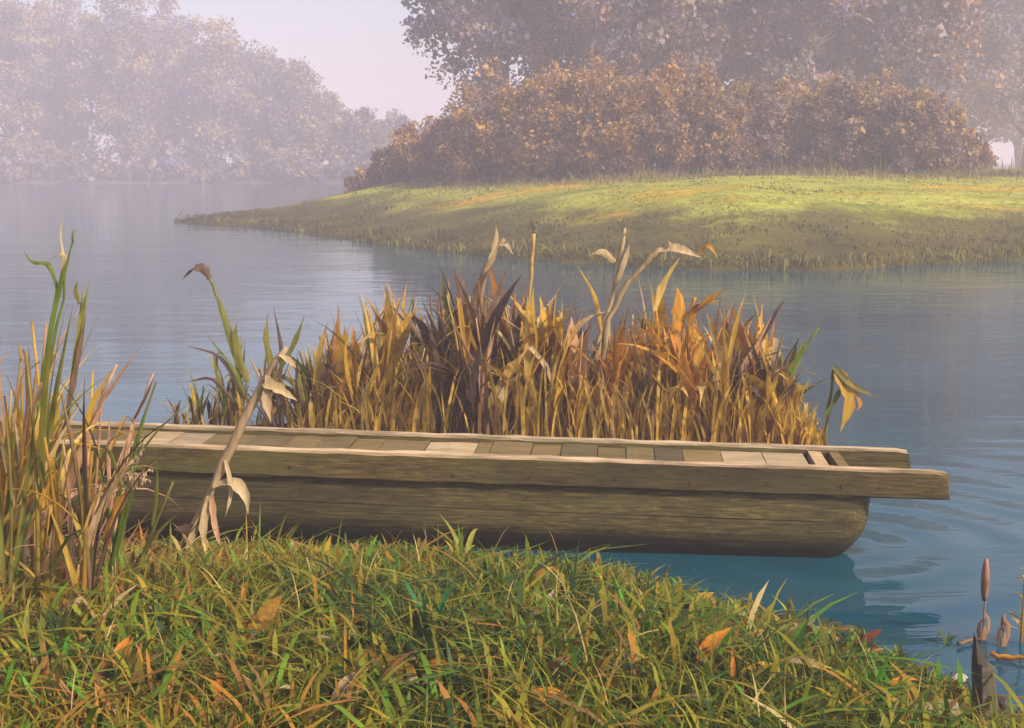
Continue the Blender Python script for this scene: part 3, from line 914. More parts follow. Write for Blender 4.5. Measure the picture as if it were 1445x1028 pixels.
# ---- the dense stand behind the boat
TOPX = [230, 262, 300, 330, 400, 440, 480, 540, 600, 640, 690, 720, 770, 830, 880, 940, 1000, 1030, 1060, 1100, 1135, 1160, 1190]
TOPY = [560, 505, 500, 480, 500, 470, 440, 412, 400, 380, 365, 385, 400, 425, 420, 400, 398, 410, 436, 452, 480, 530, 570]
def reed_top(px): return float(np.interp(px, TOPX, TOPY))
NAMES = {"ochre": "ochre dry reed in the dense stand behind the boat", "orange": "bright orange dry reed in the stand behind the boat", "straw": "pale straw coloured reed standing among the ochre reeds",
         "brown": "dark brown withered reed among the ochre reeds behind the boat", "olive": "olive green reed at the thin end of the stand behind the boat", "green": "fresh green reed leaf cluster among the ochre reeds", "pink": "pinkish tan reed in the stand behind the boat"}
rg0 = random.Random(42)
cnt = 0
for i in range(250):
    px = 415 + 760 * (i + rg0.random()) / 250
    if i >= 236: px = rg0.uniform(240, 420)
    Y = rg0.uniform(9.75, 10.9)
    x = (px - 722.5) / F * Y
    if px < 420: kind = rg0.choice(["olive", "olive", "brown", "brown", "olive", "pink"])
    else:
        wts = {"ochre": 5, "orange": 1.3, "straw": 1.0, "brown": 1.0, "olive": .6, "pink": .8, "green": .12}
        if 615 < px < 705: wts["brown"] = 12
        if 860 < px < 1010: wts["orange"] = 4
        if 420 < px < 500: wts["olive"] = 2; wts["pink"] = 2.5
        if 1020 < px < 1100: wts["brown"] = 2.5
        if px > 1120: wts["olive"] = 1.6
        kind = rg0.choices(list(wts), list(wts.values()))[0]
    ty = reed_top(px) + abs(rg0.gauss(0, 62)) - 20 + 46 * (float(fbm(np.array([px * .035]), np.array([2.0]))[0]) - .45)
    zt = aty(px, ty, Y).z
    zb = float(bar_z(np.array([x]), np.array([Y]))[0]); zb = max(zb, -0.1)
    H = max(.3, zt - zb)
    reed((x, Y, zb), H, kind, NAMES[kind], kind + " reeds behind the boat", 1000 + i, nleaf=rg0.choice([4, 5, 5, 6]) if px > 420 else 4, lean=.17, wide=rg0.choice([.6, .8, 1.0, 1.3, 1.7]) if px > 420 else .6)

# dense lower growth nobody could count
M_thatch = mat_tint("reed_thatch", [(0.0, (0.08, 0.03, 0.018)), (0.15, (0.20, 0.09, 0.025)), (0.35, (0.50, 0.28, 0.025)), (0.55, (0.68, 0.42, 0.05)), (0.72, (0.44, 0.29, 0.07)), (0.88, (0.70, 0.47, 0.21)), (1.0, (0.26, 0.21, 0.03))], 0.42, grain=9, amount=.5)
n = 4200
tp = RNG.uniform(405, 1172, n); tY = RNG.uniform(9.62, 10.9, n)
tx = (tp - 722.5) / F * tY
tops = np.interp(tp, TOPX, TOPY)
hmax = EYE - (tops + 55 - HZ) / F * tY
tz = np.maximum(bar_z(tx, tY), -.1)
ln_ = np.maximum(.15, (hmax - tz) * RNG.uniform(.2, 1.08, n))
tt = np.clip(fbm(tp * .02, tY * 2) * .7 + RNG.random(n) * .5 - .1 - .75 * ((tp > 615) & (tp < 705)) * RNG.random(n), 0, 1)
th = grass_field("reed_thatch", np.stack([tx, tY], 1), tz - .03, ln_, RNG.uniform(.010, .042, n), tt, M_thatch, .24, seg=4)
tag(th, "tangled ochre thatch of dry reed leaves behind the boat", "reeds", kind="stuff")
# thin weeds at the left end
n = 150
tp = RNG.uniform(236, 420, n); tY = RNG.uniform(9.9, 10.8, n); tx = (tp - 722.5) / F * tY
th = grass_field("thin_weed", np.stack([tx, tY], 1), np.maximum(bar_z(tx, tY), -.1) - .02, RNG.uniform(.15, .6, n), RNG.uniform(.012, .035, n), np.clip(RNG.normal(.35, .3, n), 0, 1), M_thatch, .35, seg=4)
tag(th, "thin olive and brown weeds at the left end of the reed stand", "weeds", kind="stuff")

# ---- single stalks that stand out, drawn through picture points at the distance they grow at
def stalk(name, label, cat, pts, Y, r0, r1, mat_kind, leaves=(), root_z=None, group=None, plumes=()):
    P = [aty(a, b, Y + (c[0] if c else 0)) for a, b, *c in pts]
    base = P[0].copy()
    root = empty(name, base); tag(root, label, cat, group)
    if root_z is not None and root_z < P[0].z:
        P = [Vector((P[0].x, P[0].y, root_z))] + P
    R_ = []
    for q_ in range(len(P) - 1):
        for e in range(3): R_.append(P[q_].lerp(P[q_ + 1], e / 3) + (Vector((random.gauss(0, .006), random.gauss(0, .006), 0)) if e else Vector((0, 0, 0))))
    P = R_ + [P[-1]]
    n_ = len(P)
    if Y > 9: r0 *= 1.35; r1 *= 1.5
    v, f = tube_data([p - base for p in P], [(r0 + (r1 - r0) * i / max(1, n_ - 1)) * random.choice((.75, .9, 1.0, 1.25)) for i in range(n_)], 7)
    link("stem", mesh("stem", np.array(v), f, True), REED_MATS[mat_kind], root)
    for lp, w, kd in leaves:
        q = [aty(a, b, Y - 0.02 - 0.012 * i) for i, (a, b) in enumerate(lp)]
        # resample for a smooth blade
        R = []
        for i in range(len(q) - 1):
            for e in range(4): R.append(q[i].lerp(q[i + 1], e / 4))
        R.append(q[-1])
        for _ in range(2):
            R = [R[0]] + [(R[i - 1] + R[i] * 2 + R[i + 1]) / 4 for i in range(1, len(R) - 1)] + [R[-1]]
        m_ = len(R)
        wd = [w * (0.35 + .8 * math.sin(math.pi * min(1, .15 + .85 * i / (m_ - 1)))) * (1 - .9 * (i / (m_ - 1)) ** 4) for i in range(m_)]
        wd = [q_ * (.66 if Y < 6.5 else .95) * random.uniform(.7, 1.3) for q_ in wd]
        v, f = blade_data([p - base for p in R], wd, (.8, .35, .5), .5)
        link("leaf", mesh("leaf", np.array(v), f, True), REED_MATS[kd], root)
    for (a, b), sc_, rz, ti, pk in plumes:
        p = link("seed_head", PLUME[pk], None, root)
        p.location = aty(a, b, Y) - base; p.scale = (sc_,) * 3; p.rotation_euler = (0, ti, rz)
    return root

stalk("broken_reed", "pale dead reed snapped over at its top, leaning across the boat", "reed", [(258, 775), (300, 690), (345, 590), (382, 520), (404, 490)], 6.55, .026, .012, "straw",
      [([(372, 540), (392, 548), (420, 566)], .055, "straw"), ([(378, 530), (374, 565), (383, 598)], .04, "straw"), ([(300, 690), (330, 678), (348, 700), (350, 726)], .055, "straw"), ([(296, 700), (284, 745), (294, 792)], .040, "straw"), ([(290, 715), (268, 760), (262, 795)], .032, "straw"), ([(298, 695), (302, 740), (312, 775)], .030, "pink"), ([(318, 650), (328, 690), (318, 730)], .024, "straw"),
       ([(280, 735), (262, 745), (246, 748)], .05, "brown"), ([(395, 500), (412, 512), (418, 520)], .03, "straw"), ([(290, 720), (300, 700), (306, 668)], .022, "straw")])
stalk("broken_reed", "slim reddish stalk with dark tip in front of the boat's side", "reed", [(150, 760), (165, 680), (190, 590), (217, 527)], 6.2, .011, .004, "pink", [([(160, 690), (182, 628), (192, 590)], .03, "pink"), ([(190, 592), (207, 560), (219, 528)], .022, "brown")])
stalk("plumed_reed", "short reed with a ragged tan plume against the dark boat side", "reed", [(115, 800), (140, 730), (165, 680), (188, 650)], 5.3, .010, .006, "pink",
      [([(120, 770), (150, 700), (178, 668)], .05, "straw"), ([(150, 760), (175, 700), (190, 690)], .05, "orange")], .2, plumes=[((172, 690), .17, .2, .7, 0), ((180, 680), .15, -.5, 1.1, 0), ((168, 672), .13, .5, 1.3, 0), ((188, 655), .09, 0, .3, 0)])
stalk("tall_reed", "tall pinkish reed stalk rising past the boat deck", "reed", [(50, 830), (85, 730), (120, 620), (165, 515)], 5.75, .016, .007, "pink", [([(70, 780), (110, 650), (150, 560)], .05, "pink"), ([(110, 650), (130, 570), (160, 520)], .045, "ochre"), ([(130, 590), (160, 545), (205, 480)], .03, "pink")])
stalk("tall_reed", "bending green reed with a drooping tip at the pond edge", "reed", [(20, 820), (48, 620), (80, 460), (100, 350), (105, 325)], 5.6, .008, .003, "green",
      [([(60, 540), (78, 430), (98, 355)], .035, "green"), ([(85, 420), (70, 370), (45, 372), (32, 352)], .025, "olive"), ([(85, 400), (92, 370), (88, 355), (58, 375)], .03, "straw"), ([(92, 375), (84, 330), (90, 302)], .012, "straw")])
stalk("tall_reed", "dark topped green reed beside the bending one", "reed", [(70, 820), (92, 600), (110, 470), (118, 410)], 5.65, .008, .004, "olive", [([(100, 540), (115, 450), (126, 398)], .03, "green"), ([(112, 430), (106, 410), (110, 395)], .022, "olive"), ([(90, 610), (108, 520), (122, 440)], .035, "brown")])

ZB = -0.1
stalk("broken_reed", "olive reed with its brown tip bent over the open water", "reed", [(345, 590), (335, 520), (318, 450), (300, 400), (290, 385)], 10.2, .012, .006, "olive", [([(296, 394), (288, 377), (272, 377), (256, 396)], .06, "brown"), ([(338, 520), (318, 450), (303, 412)], .06, "olive"), ([(350, 540), (330, 480), (335, 455)], .05, "olive"), ([(345, 560), (312, 500), (262, 488)], .03, "brown"), ([(340, 580), (300, 530), (262, 540)], .03, "brown"), ([(352, 570), (330, 520), (290, 470)], .03, "olive"), ([(360, 560), (385, 520), (375, 480), (378, 440)], .055, "olive"), ([(385, 540), (415, 490), (430, 445)], .05, "olive"), ([(390, 570), (400, 500), (385, 430)], .04, "brown")], ZB)
stalk("broken_reed", "pale forked stalk sticking up above the dark brown reeds", "reed", [(665, 590), (672, 470), (682, 390), (700, 352), (712, 338)], 10.3, .022, .012, "straw", [([(690, 372), (702, 340), (700, 318)], .035, "straw"), ([(705, 348), (716, 345), (724, 360)], .035, "straw"), ([(650, 460), (652, 410), (640, 375)], .07, "brown"), ([(665, 450), (680, 400), (690, 380)], .08, "brown")], ZB)
stalk("plumed_reed", "ochre reed topped by a round grey tuft", "reed", [(735, 590), (742, 470), (750, 390), (753, 330)], 10.5, .012, .009, "ochre", [], ZB, plumes=[((753, 330), .13, 0, 0, 1), ((755, 332), .12, 2.5, 0, 1), ((752, 328), .12, 4.4, .2, 1)])
stalk("broken_reed", "ragged straw stalk with torn side leaves above the reeds", "reed", [(835, 590), (845, 480), (862, 430), (872, 380), (882, 322)], 10.2, .020, .008, "straw", [([(868, 370), (850, 352), (828, 362)], .05, "straw"), ([(872, 400), (885, 365), (888, 345)], .05, "straw"), ([(880, 335), (892, 322), (900, 315)], .025, "straw"), ([(850, 470), (842, 420), (815, 375)], .03, "ochre")], ZB)
stalk("broken_reed", "thick straw stalk bent sharply over at its tip", "reed", [(845, 590), (848, 520), (858, 450), (885, 400), (920, 362), (935, 352)], 10.0, .024, .014, "straw", [([(930, 356), (955, 350), (992, 365)], .065, "straw"), ([(940, 352), (948, 346), (942, 340)], .03, "straw"), ([(925, 440), (938, 400), (962, 360)], .06, "ochre"), ([(985, 362), (1000, 345), (1012, 362)], .05, "orange")], ZB)
stalk("broken_reed", "broad orange reed leaf jutting out at the stand's edge", "reed", [(965, 590), (970, 500), (975, 440), (980, 420)], 10.0, .016, .01, "orange", [([(968, 450), (1000, 430), (1028, 405)], .16, "orange"), ([(958, 470), (962, 430), (955, 405)], .10, "orange"), ([(975, 460), (985, 430), (1015, 425)], .08, "ochre")], ZB)
stalk("broken_reed", "dark mauve stalk slanting up over the slate water", "reed", [(1010, 590), (1045, 530), (1075, 480), (1105, 425)], 10.1, .018, .006, "brown", [([(1040, 540), (1075, 480), (1108, 422)], .08, "brown"), ([(1030, 550), (1065, 500), (1090, 445)], .06, "pink")], ZB)
stalk("green_reed", "thin bright green shoot beside the dark slanting stalk", "reed", [(1090, 600), (1120, 520), (1155, 462)], 10.0, .010, .005, "green", [([(1095, 590), (1120, 520), (1156, 460)], .07, "green"), ([(1100, 560), (1130, 510), (1132, 480)], .06, "olive")], ZB)
stalk("broken_reed", "drooping olive reed leaf hanging out over the water", "reed", [(1165, 610), (1172, 560), (1176, 520)], 9.9, .012, .007, "olive", [([(1176, 518), (1200, 545), (1242, 562)], .055, "olive"), ([(1180, 525), (1200, 560), (1185, 612)], .11, "ochre"), ([(1205, 548), (1215, 572), (1208, 580)], .03, "orange"), ([(1165, 590), (1185, 560), (1192, 540)], .07, "green")], ZB)
stalk("broken_reed", "folded khaki leaf hanging low in the reed stand", "reed", [(700, 600), (718, 540), (735, 500)], 9.8, .012, .008, "ochre", [([(690, 580), (720, 530), (748, 488)], .12, "ochre"), ([(748, 490), (770, 515), (785, 560)], .045, "straw"), ([(705, 575), (720, 545), (745, 520)], .08, "straw")], ZB)

# ---- foreground reeds at the left edge
rg1 = random.Random(9)
for i in range(44):
    px = rg1.uniform(-150, 108) if i < 38 else rg1.uniform(100, 165)
    Y = rg1.uniform(5.25, 6.1)
    x = (px - 722.5) / F * Y
    zb = float(bank_z(np.array([x]), np.array([Y]))[0])
    ty = np.interp(px, [-150, 0, 60, 110, 130, 170], [380, 395, 385, 420, 500, 590]) + abs(rg1.gauss(0, 95))
    H = aty(px, ty, Y).z - zb
    kind = rg1.choices(["ochre", "green", "olive", "pink", "straw", "brown", "orange"], [3.6, 1.2, 2.0, 2.6, 1.3, 1.0, 1.3])[0]
    reed((x, Y, zb - .02), max(H, .3), kind, {"ochre": "ochre reed in the clump on the near bank", "green": "green leaved reed in the clump on the near bank", "olive": "olive reed in the clump on the near bank", "pink": "pinkish dry reed in the clump on the near bank",
         "straw": "pale straw reed in the clump on the near bank", "brown": "dark brown reed in the clump on the near bank", "orange": "rusty orange reed in the clump on the near bank"}[kind], kind + " reeds on the near bank", 3000 + i, nleaf=rg1.choice([3, 4, 4]), lean=.17, wide=rg1.uniform(.22, .5), az=rg1.gauss(0.15, .7))

# ------------------------------------------------------------------ grass of the near bank
M_grass = mat_tint("bank_grass", [(0.0, (0.025, 0.045, 0.012)), (0.14, (0.05, 0.13, 0.008)), (0.28, (0.15, 0.145, 0.008)), (0.42, (0.27, 0.215, 0.012)), (0.53, (0.07, 0.21, 0.010)), (0.64, (0.30, 0.21, 0.014)), (0.78, (0.36, 0.15, 0.02)), (0.88, (0.20, 0.10, 0.03)), (1.0, (0.52, 0.38, 0.15))], 0.28, grain=5)
def scatter(n, x0, x1, y0, y1):
    x = RNG.uniform(x0, x1, n); y = RNG.uniform(y0, y1, n)
    t = shore_y(x) - y
    inb = (x - B0.x) * W.x + (y - B0.y) * W.y           # distance behind the near gunwale
    al = (x - B0.x) * U.x + (y - B0.y) * U.y
    k_ = (t > RNG.uniform(-.10, .30, n)) & ~((inb > 0.02) & (inb < BW + .02) & (al > .3))
    k_ &= ~((np.hypot((x - 1.68) * .75, y - 4.50) < .40) & (RNG.random(n) < .9))
    return x[k_], y[k_], t[k_]
x, y, t = scatter(150000, -4.2, 5.0, 2.6, 7.6)
patch = fbm(x * 1.1 + 4, y * 1.1, 3); p2 = fbm(x * 3.3, y * 3.3 + 7, 3)
tint = np.clip(-.05 - .10 * sstep(-1.2, .3, x) + .95 * patch + .75 * (p2 - .5) + RNG.normal(0, .14, len(x)) + .24 * (1 - sstep(-2.0, -.9, x)) * RNG.random(len(x)) + np.where(RNG.random(len(x)) < .04, .4, 0), 0, 1)
tall = .6 + .9 * fbm(x * 1.6 + 9, y * 1.6 + 2, 3)
gl = RNG.lognormal(math.log(.095), .4, len(x)) * tall * (1 - .62 * (1 - sstep(.1, 1.1, t)))
gr = grass_field("bank_grass", np.stack([x, y], 1), bank_z(x, y) - .01, gl, RNG.lognormal(math.log(.007), .45, len(x)), tint, M_grass, .9)
tag(gr, "thick olive and yellow green grass on the near bank", "grass", kind="stuff")
x, y, t = scatter(15000, -4.2, 5.0, 2.6, 7.5)
patch = fbm(x * 1.1 + 4, y * 1.1, 3)
tint = np.clip(.05 + .8 * patch + RNG.normal(0, .22, len(x)), 0, 1)
gr = grass_field("bank_herbs", np.stack([x, y], 1), bank_z(x, y) - .01, RNG.uniform(.10, .26, len(x)) * (1 - .6 * (1 - sstep(.1, 1.1, t))), RNG.uniform(.010, .032, len(x)), tint, M_grass, 1.1, seg=4)
tag(gr, "broad leaved herbs growing through the bank grass", "herbs", kind="stuff")

x, y, t = scatter(1500, -4.2, 4.0, 2.6, 7.2)
k_ = t > .5
x, y = x[k_], y[k_]
gr = grass_field("seed_grass", np.stack([x, y], 1), bank_z(x, y) - .01, RNG.uniform(.16, .34, len(x)), RNG.uniform(.003, .006, len(x)), np.clip(RNG.normal(.85, .15, len(x)), 0, 1), M_grass, .55, seg=4)
tag(gr, "thin straw coloured seed stalks sticking out of the bank grass", "grass", kind="stuff")

# ------------------------------------------------------------------ tufts, fallen leaves
TUFT_MATS = {"emerald": mat_obj("emerald_blade", [(0, (0.012, 0.11, 0.035)), (1, (0.03, 0.20, 0.06))]), "bright": mat_obj("bright_green_blade", [(0, (0.045, 0.20, 0.012)), (1, (0.09, 0.33, 0.02))]),
             "yellow": mat_obj("yellow_green_blade", [(0, (0.17, 0.18, 0.015)), (1, (0.33, 0.30, 0.03))]), "russet": mat_obj("russet_blade", [(0, (0.22, 0.07, 0.015)), (1, (0.36, 0.14, 0.02))]),
             "dark": mat_obj("dark_green_blade", [(0, (0.02, 0.05, 0.012)), (1, (0.05, 0.09, 0.02))])}
BLADE = {}
for kn, mt in TUFT_MATS.items():
    BLADE[kn] = []
    for var in range(6):
        nr = np.random.default_rng(90 + var)
        pts = leaf_points((0, 1, 2, 0, 1, 5)[var], nr)
        wd = [.09 * (.4 + .75 * math.sin(math.pi * min(1, i / 8 * .85 + .12))) * (1 - (i / 8) ** 3 * .96) for i in range(9)]
        v, f = blade_data(pts, wd, (0, 1, .1), .4)
        me = mesh("blade", np.array(v), f, True); me.materials.append(mt); BLADE[kn].append(me)
def ground_at(px, py):
    """point of the bank seen at a picture point"""
    d = ray(px, py); p = Vector((0, 0, EYE)); lo = 2.0
    for i in range(400):
        q = p + d * ((lo + i * .02) / d.y)
        if q.z <= float(bank_z(np.array([q.x]), np.array([q.y]))[0]): return q
    return atz(px, py)
def tuft(px, py, h, kind, nb, seed, label, group=None, wide=1.0):
    rg = random.Random(seed)
    g = ground_at(px, py)
    root = empty("grass_tuft", g - Vector((0, 0, .015))); tag(root, label, "grass tuft", group)
    for j in range(nb):
        b = link("blade", rg.choice(BLADE[kind]), None, root)
        L = h * rg.uniform(.55, 1.15)
        b.scale = (L, wide * rg.uniform(.16, .32), L); b.location = (rg.gauss(0, .018), rg.gauss(0, .018), 0)
        b.rotation_euler = (rg.gauss(0, .15), rg.gauss(.18, .2), rg.uniform(0, 6.28))
for i, (px, py, h, kd, nb, lb) in enumerate([
    (612, 905, .26, "emerald", 16, "emerald green tuft standing out of the olive grass"), (885, 890, .26, "bright", 9, "bright green tuft with broad upright blades"),
    (925, 850, .24, "bright", 7, "bright green blades slanting up towards the boat's hull"), (650, 800, .33, "yellow", 8, "tall yellow green tuft in front of the boat's side"),
    (1235, 1000, .22, "bright", 15, "vivid green bushy tuft near the broken stake"), (60, 975, .10, "bright", 12, "low vivid green tuft under the reed clump"),
    (230, 835, .18, "yellow", 6, "lemon yellow blades below the plumed reed"), (385, 790, .27, "yellow", 10, "olive yellow tuft beside the pale snapped reed"),
    (150, 810, .30, "russet", 16, "rust red tuft at the foot of the reeds"), (20, 830, .36, "russet", 12, "rust brown tuft inside the reed clump"),
    (350, 850, .22, "russet", 8, "rust brown tuft below the olive yellow one"), (1120, 880, .20, "yellow", 6, "yellow tuft at the water's edge beside the dark reflection"),
    (95, 850, .22, "russet", 12, "rust red tuft nearest the bending green reed"), (205, 800, .24, "russet", 12, "orange brown tuft right under the ragged tan plume"), (270, 825, .16, "russet", 9, "low rust tuft beside the lemon yellow blades"),
    (1215, 905, .14, "yellow", 7, "small yellow green tuft at the water's edge"), (1330, 905, .10, "dark", 5, "dark green tuft standing in the shallow water")]):
    tuft(px, py, h, kd, nb, 500 + i, lb)
rg2 = random.Random(77)
for i in range(44):
    px = rg2.uniform(20, 1190); py = rg2.uniform(835, 1015)
    if px > 900: py = max(py, 850 + (px - 900) * .22)
    kd = rg2.choices(["yellow", "dark", "bright", "russet", "emerald"], [4, 3, 1.3, 1.6, .7])[0]
    tuft(px, py, rg2.uniform(.12, .22), kd, rg2.randint(5, 9), 600 + i, {"yellow": "small yellow green tuft on the bank", "dark": "small dark green tuft on the bank", "bright": "small fresh green tuft on the bank", "russet": "small rust coloured tuft on the bank", "emerald": "small emerald green tuft on the bank"}[kd], kd + " tufts on the bank")

FALL = {"ochre": REED_MATS["ochre"], "straw": REED_MATS["straw"], "orange": mat_obj("fallen_orange", [(0, (0.45, 0.14, 0.015)), (1, (0.60, 0.22, 0.02))]), "red": mat_obj("fallen_red", [(0, (0.20, 0.035, 0.02)), (1, (0.32, 0.10, 0.06))]), "pink": mat_obj("fallen_pink", [(0, (0.42, 0.24, 0.19)), (1, (0.52, 0.36, 0.28))])}
FM = {}
for kn, mt in FALL.items():
    FM[kn] = []
    for var in range(5):
        nr = np.random.default_rng(40 + var)
        n_ = 8; c = nr.uniform(.3, 1.3); pts = []
        xx = zz_ = 0; 
        for i in range(n_):
            t = i / (n_ - 1); pts.append((xx, nr.normal(0, .01) + .06 * math.sin(3 * t) * (var - 2) * .5, zz_))
            a = .35 - c * t; xx += math.cos(a) / (n_ - 1); zz_ += math.sin(a) / (n_ - 1)
        wd = [(.13 + .04 * var) * math.sin(math.pi * (.08 + .90 * i / (n_ - 1))) * nr.uniform(.85, 1.1) for i in range(n_)]
        v, f = blade_data(pts, wd, (0, 1, .15), .45)
        me = mesh("fallen_leaf", np.array(v), f, True); me.materials.append(mt); FM[kn].append(me)
def fallen(px, py, L, kd, rz, ti, seed, label, group):
    g = ground_at(px, py)
    o = link("fallen_leaf", FM[kd][seed % 5]); o.location = g + Vector((0, 0, .035)); o.scale = (L, L, L)
    o.rotation_euler = (random.Random(seed).gauss(0, .4), -ti, rz); tag(o, label, "leaf", group)
for i, (px, py, L, kd, rz, ti, lb) in enumerate([
    (470, 940, .55, "ochre", -.55, .05, "long ochre leaf blade lying slantwise in the grass"), (100, 880, .26, "red", -.7, -.5, "dark red dead leaf leaning beside the reed clump"),
    (330, 925, .30, "ochre", .9, .5, "upright ochre leaf blade in the grass"), (540, 985, .26, "straw", -.1, .0, "broad pale straw leaf flat on the grass"),
    (985, 960, .20, "orange", .6, .5, "bright orange leaf tilted up in the grass"), (1035, 985, .17, "orange", 1.5, .7, "pointed orange leaf standing in the grass"),
    (455, 905, .30, "ochre", .45, .1, "short ochre blade crossing the long one"), (1080, 955, .30, "straw", -.5, .1, "thin pale blade arching near the water's edge"),
    (1250, 985, .14, "orange", .2, .2, "small orange leaf beside the vivid green tuft"), (775, 880, .12, "pink", 1.2, .6, "pinkish folded leaf in the middle of the grass"), (490, 800, .20, "ochre", .3, .0, "ochre blade lying along the boat's foot")]):
    fallen(px, py, L, kd, rz, ti, i, lb, None)
for i in range(210):
    px = rg2.uniform(10, 1250); py = rg2.uniform(805, 1018)
    if px > 900: py = max(py, 850 + (px - 900) * .24)
    kd = rg2.choices(["ochre", "straw", "orange", "red", "pink"], [4, 2.6, 1.6, 1.2, 1.4] if px > 350 else [3, 2, 2.4, 2.4, 2])[0]
    fallen(px, py, rg2.uniform(.07, .17), kd, rg2.uniform(0, 6.28), rg2.uniform(-.1, .7), 50 + i, {"ochre": "small ochre dead leaf in the bank grass", "straw": "small straw coloured dead leaf in the bank grass", "orange": "small orange dead leaf in the bank grass", "red": "small dark red dead leaf in the bank grass", "pink": "small pinkish dead leaf in the bank grass"}[kd], kd + " leaves in the grass")

# ------------------------------------------------------------------ things at the water's edge on the right
M_cat = mat_obj("cattail_brown", [(0, (0.30, 0.15, 0.10)), (1, (0.38, 0.20, 0.13))], streak=60)
def cattail(px, py, h, label, seed, head=.065, rr=.011):
    g = atz(px, py, 0.0); root = empty("cattail", g); tag(root, label, "cattail")
    v, f = tube_data([(0, 0, -.12), (.003, 0, h * .5), (.0, 0, h)], [.0045, .004, .003], 6); link("stem", mesh("stem", np.array(v), f, True), REED_MATS["pink"], root)
    zs = np.linspace(0, 1, 8); v, f = tube_data([(0, 0, h - head + head * t * 1.2) for t in zs], [rr * max(.12, math.sin(math.pi * (.06 + .9 * t)) ** .5) for t in zs], 9)
    link("seed_head", mesh("seed_head", np.array(v), f, True), M_cat, root)
    for q, (dx, L) in enumerate(((-.02, .11), (.022, .13), (.005, .07))):
        v, f = blade_data([(dx * .2, 0, -.03), (dx, -.01, L * .4), (dx * .9, -.015, L * .75), (dx * .1, -.02, L)], [.014, .02, .016, .003], (1, .2, 0), .4)
        link("leaf", mesh("leaf", np.array(v), f, True), REED_MATS["pink" if q else "brown"], root)
cattail(1386, 903, .34, "cattail with a plump brown head standing in the shallows", 1, .16, .019)
cattail(1414, 912, .13, "short stubby cattail beside the taller one", 2, .06, .011)
g = atz(1440, 908, 0)
root = empty("water_plant", g); tag(root, "feathery yellow water plant at the right of the cattails", "plant")
v, f = tube_data([(0, 0, -.1), (.004, 0, .2), (0, 0, .40)], [.006, .005, .002], 6); link("stem", mesh("stem", np.array(v), f, True), REED_MATS["ochre"], root)
nr = np.random.default_rng(5)
for j in range(22):
    z = .03 + .34 * j / 22; a = nr.uniform(0, 6.28); L = .07 * (1.25 - j / 22)
    d = Vector((math.cos(a), math.sin(a), .35))
    v, f = blade_data([Vector((0, 0, z)), Vector((0, 0, z)) + d * L * .5, Vector((0, 0, z - .01)) + d * L], [.008, .018, .003], (-d.y, d.x, 0), .3)
    link("leaf", mesh("leaf", np.array(v), f, True), REED_MATS["ochre"], root)

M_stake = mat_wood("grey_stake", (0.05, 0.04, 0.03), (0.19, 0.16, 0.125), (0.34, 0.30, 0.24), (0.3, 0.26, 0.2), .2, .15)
M_dark = mat_bark("charred_wood", (0.018, 0.014, 0.014), (0.06, 0.045, 0.04))
M_stone = mat_ground("pinkish_stone", [(0.3, (0.24, 0.17, 0.14)), (0.6, (0.42, 0.32, 0.27)), (0.75, (0.5, 0.42, 0.36))], 7.0, rough=.85)
g = ground_at(1388, 1020)
root = empty("broken_stake", g); tag(root, "broken grey wooden stake with a charred slanting top", "stake"); root.rotation_euler = (0, -.06, .2); root.scale = (1.1, 1.1, 1.3)
k_ = 10
def snag(zs, rad, offs, mat, name, seed, ragged):
    nr = np.random.default_rng(seed); V = []; Fc = []; k_ = 12
    w = nr.uniform(.82, 1.15, k_)
    for q, (z, r, o) in enumerate(zip(zs, rad, offs)):
        for j in range(k_):
            a = 2 * math.pi * j / k_
            zz_ = z + (ragged * (nr.random() * .6 - math.cos(a) * .5) if q == len(zs) - 1 else 0)
            V.append((o + math.cos(a) * r * w[j], math.sin(a) * r * w[j] * .8, zz_))
    for q in range(len(zs) - 1):
        for j in range(k_):
            j2 = (j + 1) % k_; Fc.append((q * k_ + j, q * k_ + j2, (q + 1) * k_ + j2, (q + 1) * k_ + j))
    V.append((offs[-1], 0, zs[-1] - ragged * .3)); c = len(V) - 1; b_ = (len(zs) - 1) * k_
    for j in range(k_): Fc.append((b_ + j, b_ + (j + 1) % k_, c))
    return link(name, mesh(name, np.array(V), Fc), mat, root)
snag([-.1, .04, .11, .165], [.046, .042, .039, .036], [0, 0, .001, -.002], M_stake, "post", 4, .02)
snag([.13, .17, .205, .235], [.030, .026, .017, .008], [-.008, -.014, -.021, -.026], M_dark, "charred_tip", 6, .03)
def rock(name, px, py, dims, label, mat, seed, cat, rz=0, lift=.0):
    g = ground_at(px, py); nr = np.random.default_rng(seed)
    import bmesh
    bm = bmesh.new(); bmesh.ops.create_icosphere(bm, subdivisions=3, radius=1)
    for v in bm.verts:
        c = v.co.normalized()
        e = 1 + .35 * (vnoise(c.x * 2.2 + seed, c.y * 2.2 + c.z * 1.7) - .5) + .12 * (vnoise(c.x * 6 + seed, c.z * 6 + c.y * 5) - .5)
        q = c * float(e)
        for a in range(3): q[a] = max(-.78, min(.78, q[a]))
        v.co = Vector((q.x * dims[0], q.y * dims[1], q.z * dims[2]))
    me = bpy.data.meshes.new(name); bm.to_mesh(me); bm.free()
    o = link(name, me, mat); o.location = g + Vector((0, 0, dims[2] * .35 + lift)); o.rotation_euler = (.1, -.25, rz); tag(o, label, cat)
    return o
rock("driftwood_stub", 1412, 1012, (.035, .05, .07), "dark brown wood stub leaning against the broken stake", M_dark, 3, "wood", .3)
rock("stone", 1436, 985, (.09, .06, .045), "angular pinkish stone by the water beside the stake", M_stone, 5, "stone", .5)
rock("stone", 1318, 1010, (.11, .07, .03), "flat buff stone half sunk in the grass", M_stone, 8, "stone", -.2)
rock("stone", 1352, 965, (.045, .035, .03), "small pink stone between grass and water", M_stone, 12, "stone", .9)
